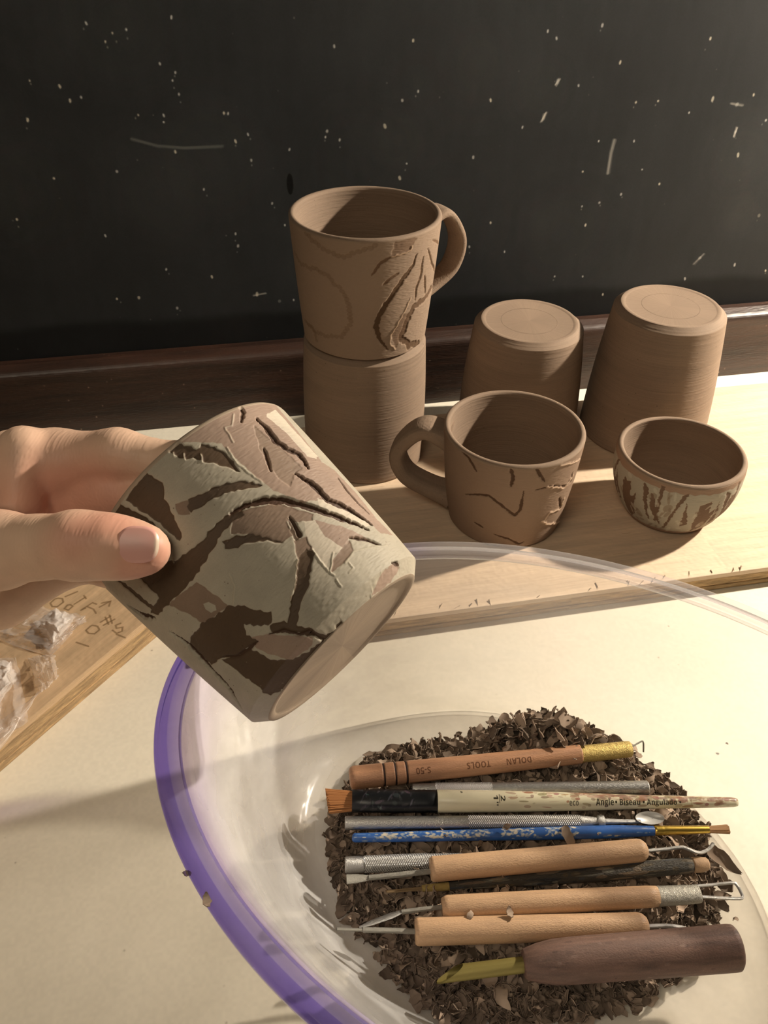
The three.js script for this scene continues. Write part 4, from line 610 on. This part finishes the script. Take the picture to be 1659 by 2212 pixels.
function doubleEnded(label, ua, va, ub, vb, r, h) {
  const o = lay('clay_tool', label, 'tool', ua, va, h, ub, vb, h), L = o.at(ub);
  mesh('handle', bar([[0, 1e-5], [0, r * 0.86], [r * 0.14, r * 0.97], [r * 0.3, r], [L - r * 0.75, r * 0.96], [L - r * 0.4, r * 0.86], [L - r * 0.12, r * 0.62], [L, r * 0.36], [L, 1e-5]], 36), paleWood, o);
  return o;
}
{ // 6 wooden double-ended tool with a hooked wire
  const h = HR + 0.0072, o = doubleEnded('pale wooden tool with a hooked steel wire, next below the blue brush', 930, 1878, 1398, 1836, 0.0053, h), q = (u, v, k = 0) => o.local(u, v, h + k);
  mesh('hook_wire', tube([q(1394, 1838), q(1440, 1834), q(1475, 1830, 0.001), q(1500, 1840, 0.001), q(1515, 1842, 0.0005), q(1530, 1835, 0.0005), q(1541, 1822, 0.001)], 0.0008, 60, 8), steel, o);
  mesh('stem', tube([q(934, 1882, -0.002), q(860, 1890, -0.003), q(797, 1896, -0.004)], 0.0012, 20, 10), dullSteel, o);
  const tip = mesh('flat_tip', bar(capped([[0, 0.0012], [0.006, 0.0021], [0.0105, 0.0023]], 0.0003), 20, 0.35), dullSteel, o); const a = q(800, 1896, -0.004), b = q(744, 1900, -0.004); tip.position.set(...a); tip.rotation.y = Math.atan2(-(b[2] - a[2]), b[0] - a[0]);
}
{ // 7 knurled rod lying below the wooden tool
  const o = lay('metal_tool', 'knurled silver rod whose end shows left of the hooked wooden tool', 'tool', 745, 1869, HR + 0.002, 1000, 1858, HR + 0.002), X = o.at;
  mesh('handle', bar(capped([[X(745), 0.0036], [X(775), 0.0036], [X(785), 0.0034], [X(788), 0.0036]], 0.0006), 28), steel, o);
  mesh('knurled_grip', bar([[X(786), 0.0034], [X(788), 0.0037], [X(922), 0.0037], [X(926), 0.0034], [X(1000), 0.003]], 28), knurl, o);
}
{ // 8 old dark brush partly under the wooden tool
  const o = lay('paintbrush', 'old dark paint-caked brush lying partly under the hooked wooden tool', 'brush', 832, 1926, HR, 1530, 1866, HR + 0.004), X = o.at;
  const map = ink(1024, 128, '#3d3830', (g, w, h) => { for (let i = 0; i < 190; i++) { g.fillStyle = ['rgba(30,34,38,0.6)', 'rgba(140,118,92,0.55)', 'rgba(150,150,135,0.45)', 'rgba(60,70,84,0.5)', 'rgba(95,78,50,0.5)'][i % 5]; g.beginPath(); g.ellipse(rnd() * w, rnd() * h, rr(8, 60), rr(1.5, 7), 0, 0, 7); g.fill(); } });
  mesh('handle', bar([[X(966), 1e-5], [X(967), 0.0017], [X(1100), 0.0026], [X(1300), 0.0036], [X(1480), 0.0034], [X(1494), 0.0030], [X(1495), 1e-5]], 24), std({ map, roughness: 0.6, bumpMap: fineNoise, bumpScale: 0.0005 }), o);
  mesh('ferrule', bar(capped([[X(910), 0.0014], [X(940), 0.0017], [X(968), 0.0018]], 0.0002), 20), brass, o);
  mesh('bare_end', bar(capped([[X(1494), 0.0033], [X(1512), 0.0034], [X(1530), 0.0028]], 0.0008), 20), paleWood, o);
  bristles(X(912), X(836), 0.001, 0.0005, 24, std({ color: lin(0.2, 0.13, 0.06), roughness: 0.7 }), o);
}
{ // 9 wooden loop tool
  const h = HR + 0.0068, o = lay('clay_tool', 'pale wooden trimming tool with a wire loop at its right end', 'tool', 955, 1961, h, 1420, 1936, h), q = (u, v, k = 0) => o.local(u, v, h + k), L = o.at(1420), r = 0.0049;
  mesh('handle', bar([[0, 1e-5], [0, r * 0.8], [r * 0.5, r], [L * 0.5, r], [L - 0.004, r * 0.9], [L, r * 0.84], [L, 1e-5]], 36), paleWood, o);
  mesh('ferrule', bar(capped([[L - 0.0006, r * 0.88], [L + 0.006, r * 0.86], [L + 0.0125, r * 0.84], [L + 0.0155, r * 0.80], [L + 0.0185, r * 0.78]], 0.0004), 32, 0.75), dullSteel, o);
  mesh('wire_loop', tube([q(1494, 1915), q(1540, 1911), q(1578, 1907, 0.0015), q(1588, 1908, 0.0015), q(1596, 1918, 0.001), q(1604, 1935), q(1600, 1941), q(1560, 1940), q(1496, 1936)], 0.0007, 90, 8), steel, o);
  mesh('stem', tube([q(960, 1959), q(915, 1964, -0.0015), q(868, 1970, -0.003)], 0.0010, 20, 10), dullSteel, o);
  const bl = mesh('blade', bar(capped([[0, 0.0010], [0.005, 0.0019], [0.014, 0.0016], [0.0195, 0.0006]], 0.0003), 20, 0.3), steel, o); const a = q(870, 1969, -0.003), b = q(790, 2003, -0.005); bl.position.set(...a); bl.rotation.set(0, Math.atan2(-(b[2] - a[2]), b[0] - a[0]), 0); bl.rotateX(0.5);
}
{ // 10 wooden double-ended tool in front of the loop tool
  const h = HR + 0.0066, o = doubleEnded('pale wooden tool with a curved steel wire, touching the red-brown handle', 897, 2013, 1400, 1999, 0.0054, h), q = (u, v, k = 0) => o.local(u, v, h + k);
  mesh('curved_wire', tube([q(1396, 2001), q(1430, 2000), q(1455, 2001, 0.001), q(1480, 2006), q(1496, 2014, -0.002)], 0.0009, 40, 8), steel, o);
  mesh('stem', tube([q(902, 2012, -0.001), q(840, 2010, -0.001), q(784, 2009, 0)], 0.0011, 20, 10), dullSteel, o);
  mesh('thin_tip', tube([q(788, 2009, 0), q(750, 2008, 0.001), q(727, 2007, 0.002)], 0.0007, 12, 8), dullSteel, o);
}
{ // 11 thick red-brown knife handle with a brass tube blade
  const h = HR + 0.008, o = lay('clay_knife', 'thick worn red-brown wooden handle with a slant-cut brass tube, frontmost tool', 'tool', 1130, 2083, h - 0.001, 1592, 2047, h + 0.002), X = o.at, q = (u, v, k = 0) => o.local(u, v, h + k);
  const map = ink(512, 256, '#6c5246', (g, w, h2) => { grainify(g, w, h2, (x, y) => 0.72 + 0.42 * fbm(x / 70, y / 7, 181, 0, 0, 5) + 0.16 * (hash(x, y, 6) - 0.5)); for (let i = 0; i < 160; i++) { g.fillStyle = i % 2 ? `rgba(165,140,130,${rr(0.05, 0.35)})` : `rgba(50,34,30,${rr(0.1, 0.4)})`; g.beginPath(); g.ellipse(rr(0, 1) * w, rnd() * h2, rr(1, 10), rr(0.6, 3), 0, 0, 7); g.fill(); } });
  const L = X(1592);
  mesh('handle', bar([[0, 1e-5], [0, 0.0044], [0.0006, 0.0056], [0.006, 0.0072], [0.0125, 0.0083], [0.02, 0.0086], [L * 0.6, 0.0088], [L - 0.0025, 0.0089], [L - 0.0008, 0.0087], [L, 0.0078], [L, 1e-5]], 44), std({ map, roughness: 0.62, bumpMap: fineNoise, bumpScale: 0.00012 }), o);
  // brass tube, cut slantwise to a point
  const R = 0.0031, n = 28, pos = [], idx = [], tipX = -0.0352;
  for (const [rad, dir] of [[R, 1], [R * 0.8, -1]]) { const b0 = pos.length / 3; for (let i = 0; i <= n; i++) { const f = i / n * 2 * Math.PI, y = Math.cos(f) * rad, z = Math.sin(f) * rad; pos.push(0.001, y, z, mix(-0.024, tipX, (1 - (Math.cos(f) * 0.75 - Math.sin(f) * 0.66)) / 2), y, z); } for (let i = 0; i < n; i++) { const a = b0 + i * 2; dir > 0 ? idx.push(a, a + 1, a + 3, a, a + 3, a + 2) : idx.push(a, a + 3, a + 1, a, a + 2, a + 3); } }
  for (let i = 0; i < n; i++) { const a = i * 2 + 1, c = (n + 1) * 2 + i * 2 + 1; idx.push(a, c, c + 2, a, c + 2, a + 2); }
  const g = new THREE.BufferGeometry(); g.setAttribute('position', new THREE.Float32BufferAttribute(pos, 3)); g.setIndex(idx); g.setAttribute('uv', new THREE.Float32BufferAttribute(pos.flatMap((v, i) => i % 3 === 0 ? [v / 0.05, pos[i + 1] / 0.02] : []), 2)); g.computeVertexNormals();
  const t = mesh('brass_tube', g, std({ color: lin(0.25, 0.205, 0.06), metalness: 0.55, roughness: 0.5, side: THREE.DoubleSide }), o); t.rotation.y = 0.03; t.rotation.z = 0.03; t.position.y = -0.0005;
}
// shavings that fell on the tools and the lip
function loose(u, v, h, k, label, s = 1.2, flat = 0.5) {
  const m = new THREE.Mesh(FLAKES[k], shaveMat); m.name = numbered('clay_shaving'); m.castShadow = m.receiveShadow = true; m.applyMatrix4(flakeMatrix(...on(u, v, h), s, flat)); scene.add(m); tag(m, label, 'shaving');
}
seed = 99;
loose(1226, 1803, HR + 0.009, 3, 'clay shaving standing across the middle of the blue brush', 1.25, 0.9);
loose(1095, 1786, HR + 0.0085, 5, 'flat clay shaving on the silver tool with the scoop');
loose(1100, 1972, HR + 0.0122, 7, 'bright clay shaving on top of the trimming tool with the wire loop', 0.9);
loose(1015, 1978, HR + 0.0115, 9, 'darker clay shaving at the left part of the trimming tool with the wire loop', 0.9);
loose(1550, 1850, 0.012, 2, 'long curled clay shaving at the right edge of the heap, near the hooked wire', 2.2, 0.4);
loose(447, 1946, BO.h + 0.0035, 11, 'clay crumb stuck on the purple lip', 0.75, 0.2);
loose(404, 1888, BO.h + 0.0005, 6, 'dark clay crumb on the outer edge of the purple lip, above the other crumb', 0.6, 0.3);
loose(1570, 1607, 0.004, 8, 'tiny reddish clay crumb alone on the bare bowl floor, right of the heap', 0.35, 0.2);
loose(1590, 1985, 0.005, 10, 'tiny dark clay crumb alone to the right of the red-brown handle', 0.35, 0.2);
// ---------------------------------------------------------------- crumpled clear plastic on the small board
{
  const o = thing('plastic_bag', 'crumpled clear plastic bag lying on the smaller plywood board', 'bag', W(...on(90, 1470, LB.T)));
  const rel = (u, v, h) => { const q = W(...on(u, v, LB.T + h)).sub(o.position); return [q.x, q.y, q.z]; };
  const film = std({ color: lin(0.98, 0.96, 0.94), transmission: 0.84, thickness: 0, ior: 1.45, roughness: 0.28, specularIntensity: 0.8 });
  const frost = std({ color: lin(0.97, 0.92, 0.87), transmission: 0.5, thickness: 0, ior: 1.45, roughness: 0.8, bumpMap: fineNoise, bumpScale: 0.00003, specularIntensity: 0.8 });
  const ridge = (x) => 1 - Math.abs(2 * x - 1);
  function sheet(name, quad, amp, k, mat, n = 70) {      // quad: four picture points on the board, in order
    const fn = (u, v) => {
      const x = mix(mix(quad[0][0], quad[1][0], u), mix(quad[3][0], quad[2][0], u), v), y = mix(mix(quad[0][1], quad[1][1], u), mix(quad[3][1], quad[2][1], u), v), e = Math.min(u, 1 - u, v, 1 - v), jag = 6 * (1 - sstep(0, 0.12, e));
      const c = ridge(fbm(u * 3.2 + 3, v * 3.2, k, 0, 0, 2)), d = ridge(fbm(u * 8, v * 7 + 5, k + 9, 0, 0, 2));
      return rel(x + jag * (vnoise(u * 9, v * 9, k + 3) - 0.5), y + jag * (vnoise(u * 9, v * 9, k + 4) - 0.5), (mat === frost ? 0.0042 * sstep(0, 0.35, e) + 0.001 : 0.0006) + amp * sstep(0, 0.2, e) * (0.25 + 0.75 * Math.pow(c, 3)) * (0.8 + 0.2 * d) + amp * 0.06 * Math.pow(d, 4));
    };
    return mesh(name, grid(n, n, fn, false), mat, o);
  }
  sheet('film', [[-60, 1360], [90, 1312], [186, 1330], [110, 1420]], 0.0055, 201, film);
  sheet('frosted_pleat', [[74, 1345], [120, 1316], [166, 1330], [112, 1402]], 0.002, 207, frost, 50);
  sheet('film', [[96, 1398], [112, 1400], [186, 1342], [184, 1330]], 0.004, 211, film, 40);
  sheet('film', [[60, 1420], [118, 1412], [126, 1462], [86, 1500]], 0.007, 215, film, 50);
  sheet('film', [[-70, 1420], [36, 1420], [60, 1560], [-70, 1640]], 0.006, 221, film);
  sheet('frosted_pleat', [[-40, 1425], [25, 1428], [36, 1470], [-30, 1560]], 0.003, 227, frost, 50);
  sheet('film', [[-60, 1590], [25, 1540], [90, 1490], [-20, 1650]], 0.003, 233, film, 40);
}

// ---------------------------------------------------------------- the hand that holds the mug
{
  const A = (u, v, d) => W(...at(u, v, d));
  const cap = (a, b, ra, rb) => ({ a, b, ra, rb });
  const chain = (pts) => { const o = []; for (let i = 1; i < pts.length; i++) o.push(cap(pts[i - 1][0], pts[i][0], pts[i - 1][1], pts[i][1])); return o; };
  const palm = [A(-150, 1130, 0.322), 0.030], wrist = [A(-430, 1330, 0.332), 0.026];
  const groups = [
    chain([[A(318, 1188, 0.2765), 0.0074], [A(285, 1186, 0.277), 0.0088], [A(230, 1180, 0.2765), 0.0099], [A(165, 1178, 0.2775), 0.0107], [A(85, 1182, 0.283), 0.0100], [A(0, 1188, 0.289), 0.0128], [A(-110, 1185, 0.302), 0.021], palm]),
    chain([[A(480, 1062, 0.2985), 0.0072], [A(400, 1010, 0.301), 0.0082], [A(255, 984, 0.305), 0.0090], [A(120, 1004, 0.3115), 0.0125], [A(40, 1020, 0.318), 0.0150], [A(-70, 1080, 0.322), 0.022], palm]),
    [cap(A(52, 978, 0.3045), A(44, 1086, 0.3015), 0.0098, 0.0086)],
    chain([[A(430, 1150, 0.2985), 0.0070], [A(350, 1090, 0.302), 0.0080], [A(240, 1062, 0.309), 0.0088], [A(115, 1072, 0.318), 0.0102], [A(0, 1110, 0.327), 0.014], palm]),
    chain([[A(400, 1240, 0.303), 0.0068], [A(300, 1180, 0.309), 0.0078], [A(180, 1160, 0.318), 0.0086], [A(40, 1190, 0.328), 0.012], palm]),
    chain([[A(330, 1260, 0.312), 0.0060], [A(240, 1225, 0.317), 0.0068], [A(160, 1215, 0.321), 0.0075], [A(60, 1230, 0.328), 0.0115], palm]),
    [cap(A(120, 1208, 0.322), A(-10, 1262, 0.326), 0.0125, 0.0165), cap(A(-10, 1262, 0.326), A(-160, 1240, 0.33), 0.0165, 0.026)],
    [cap(palm[0], wrist[0], palm[1], wrist[1]), cap(A(-90, 1110, 0.318), A(-170, 1210, 0.32), 0.022, 0.026)],
  ];
  const sd = (p, c) => { const abx = c.b.x - c.a.x, aby = c.b.y - c.a.y, abz = c.b.z - c.a.z, px = p[0] - c.a.x, py = p[1] - c.a.y, pz = p[2] - c.a.z, t = clamp((px * abx + py * aby + pz * abz) / (abx * abx + aby * aby + abz * abz)); return Math.hypot(px - t * abx, py - t * aby, pz - t * abz) - mix(c.ra, c.rb, t); };
  const smin = (a, b, k) => { const h = Math.max(k - Math.abs(a - b), 0) / k; return Math.min(a, b) - h * h * k / 4; };
  const field = (p) => {
    let all = 1;
    groups.forEach((g, i) => { let d = 1; for (const c of g) d = smin(d, sd(p, c), 0.005); all = smin(all, d, i < 7 ? 0.0026 : 0.012); });
    return all;
  };
  function march(center, half, res, f) {
    const mc = new MarchingCubes(res, new THREE.MeshStandardMaterial(), false, false, 400000); mc.isolation = 0;
    const hs = res / 2;
    for (let k = 0; k < res; k++) for (let j = 0; j < res; j++) for (let i = 0; i < res; i++) mc.field[k * res * res + j * res + i] = -f([center.x + (i - hs) / hs * half, center.y + (j - hs) / hs * half, center.z + (k - hs) / hs * half]);
    mc.update();
    const n = mc.count, pos = new Float32Array(n * 3), nor = new Float32Array(n * 3);
    const e = 0.0006;
    for (let i = 0; i < n; i++) {
      const x = center.x + mc.positionArray[i * 3] * half, y = center.y + mc.positionArray[i * 3 + 1] * half, z = center.z + mc.positionArray[i * 3 + 2] * half; pos.set([x, y, z], i * 3);
      const g = new THREE.Vector3(f([x + e, y, z]) - f([x - e, y, z]), f([x, y + e, z]) - f([x, y - e, z]), f([x, y, z + e]) - f([x, y, z - e])).normalize(); nor.set([g.x, g.y, g.z], i * 3);
    }
    const g = new THREE.BufferGeometry(); g.setAttribute('position', new THREE.BufferAttribute(pos, 3)); g.setAttribute('normal', new THREE.BufferAttribute(nor, 3)); return g;
  }
  const c1 = A(120, 1150, 0.30), hand = march(c1, 0.118, 118, field);
  // forearm, running back towards the viewer's left
  const elbow = W(-0.44, 0.10, 0.10), mid = wrist[0].clone().lerp(elbow, 0.35);
  const arm = [cap(wrist[0], mid, 0.026, 0.036), cap(mid, elbow, 0.036, 0.043), cap(palm[0], wrist[0], palm[1], wrist[1])], c2 = wrist[0].clone().lerp(elbow, 0.5);
  const fore = march(c2, 0.27, 60, (p) => { let d = 1; for (const c of arm) d = smin(d, sd(p, c), 0.02); return d; });
  const g = mergeGeometries([hand, fore]), p = g.attributes.position, col = new Float32Array(p.count * 3), uv = new Float32Array(p.count * 2);
  const red = [[A(130, 1060, 0.305), 0.016], [A(30, 1095, 0.305), 0.014], [A(345, 1195, 0.270), 0.009], [A(250, 1120, 0.270), 0.009], [A(160, 1165, 0.268), 0.009], [A(290, 1236, 0.270), 0.008], [A(220, 1070, 0.30), 0.014]];
  for (let i = 0; i < p.count; i++) {
    const v = new THREE.Vector3().fromBufferAttribute(p, i); let r = 0; for (const [q, w] of red) r += Math.exp(-v.distanceToSquared(q) / (w * w)); r = clamp(r, 0, 1);
    const n = 0.94 + 0.12 * vnoise(v.x * 260 + v.z * 90, v.y * 260, 241); col.set([mix(0.77, 0.74, r) * n, mix(0.525, 0.385, r) * n, mix(0.375, 0.275, r) * n], i * 3); uv.set([v.x * 9 + v.z * 4, v.y * 9 + v.z * 2], i * 2);
  }
  g.setAttribute('color', new THREE.BufferAttribute(col, 3)); g.setAttribute('uv', new THREE.BufferAttribute(uv, 2)); g.deleteAttribute('uv1');
  const origin = wrist[0].clone(); g.translate(-origin.x, -origin.y, -origin.z);
  const o = thing('person', 'bare left hand holding the tilted slip-painted mug, thumb outside and fingers inside', 'person', origin);
  const hm = mesh('hand', g, std({ color: 0xffffff, vertexColors: true, roughness: 0.46, bumpMap: fineNoise, bumpScale: 0.00018, sheen: 0.3, sheenRoughness: 0.5, sheenColor: lin(0.5, 0.25, 0.15), specularIntensity: 0.5 }), o);
  // thumbnail: a curved plate bedded in the tip
  const right = Wd(1, 0, 0), cp = Math.cos(PITCH), sp = Math.sin(PITCH), up = Wd(0, cp, -sp), back = Wd(0, sp, cp);
  const nail = grid(48, 12, (u, v) => { const a = u * 2 * Math.PI, c = Math.cos(a), q = Math.sin(a), k = v * 1.0, x = 0.0066 * Math.sign(c) * Math.pow(Math.abs(c), 0.75) * k * (c > 0 ? 1.04 : 0.92), y = 0.0059 * Math.sign(q) * Math.pow(Math.abs(q), 0.8) * k; return [x, y, 0.0014 - 34 * y * y - 10 * Math.max(0, x) * Math.max(0, x) - (v > 0.95 ? 0.0007 : 0)]; }, true);
  { const c = []; for (let jv = 0; jv <= 12; jv++) for (let iu = 0; iu <= 48; iu++) { const e = Math.max(0, Math.cos(iu / 48 * 2 * Math.PI)) * jv / 12, w = sstep(0.72, 0.9, e); c.push(mix(0.78, 0.84, w), mix(0.41, 0.68, w), mix(0.35, 0.52, w)); } nail.setAttribute('color', new THREE.Float32BufferAttribute(c, 3)); }
  const nm = mesh('thumbnail', nail, std({ color: 0xffffff, vertexColors: true, roughness: 0.36, side: THREE.DoubleSide }), hm);
  const N = back.clone().addScaledVector(up, 0.12).addScaledVector(right, 0.10).normalize(), R = right.clone().addScaledVector(N, -right.dot(N)).normalize(), U = new THREE.Vector3().crossVectors(N, R);
  place(nm, A(306, 1180, 0.2765).addScaledVector(N, 0.0081).sub(origin), R, U, N); tag(nm, 'smooth pinkish thumbnail');
}
renderer.render(scene, camera);
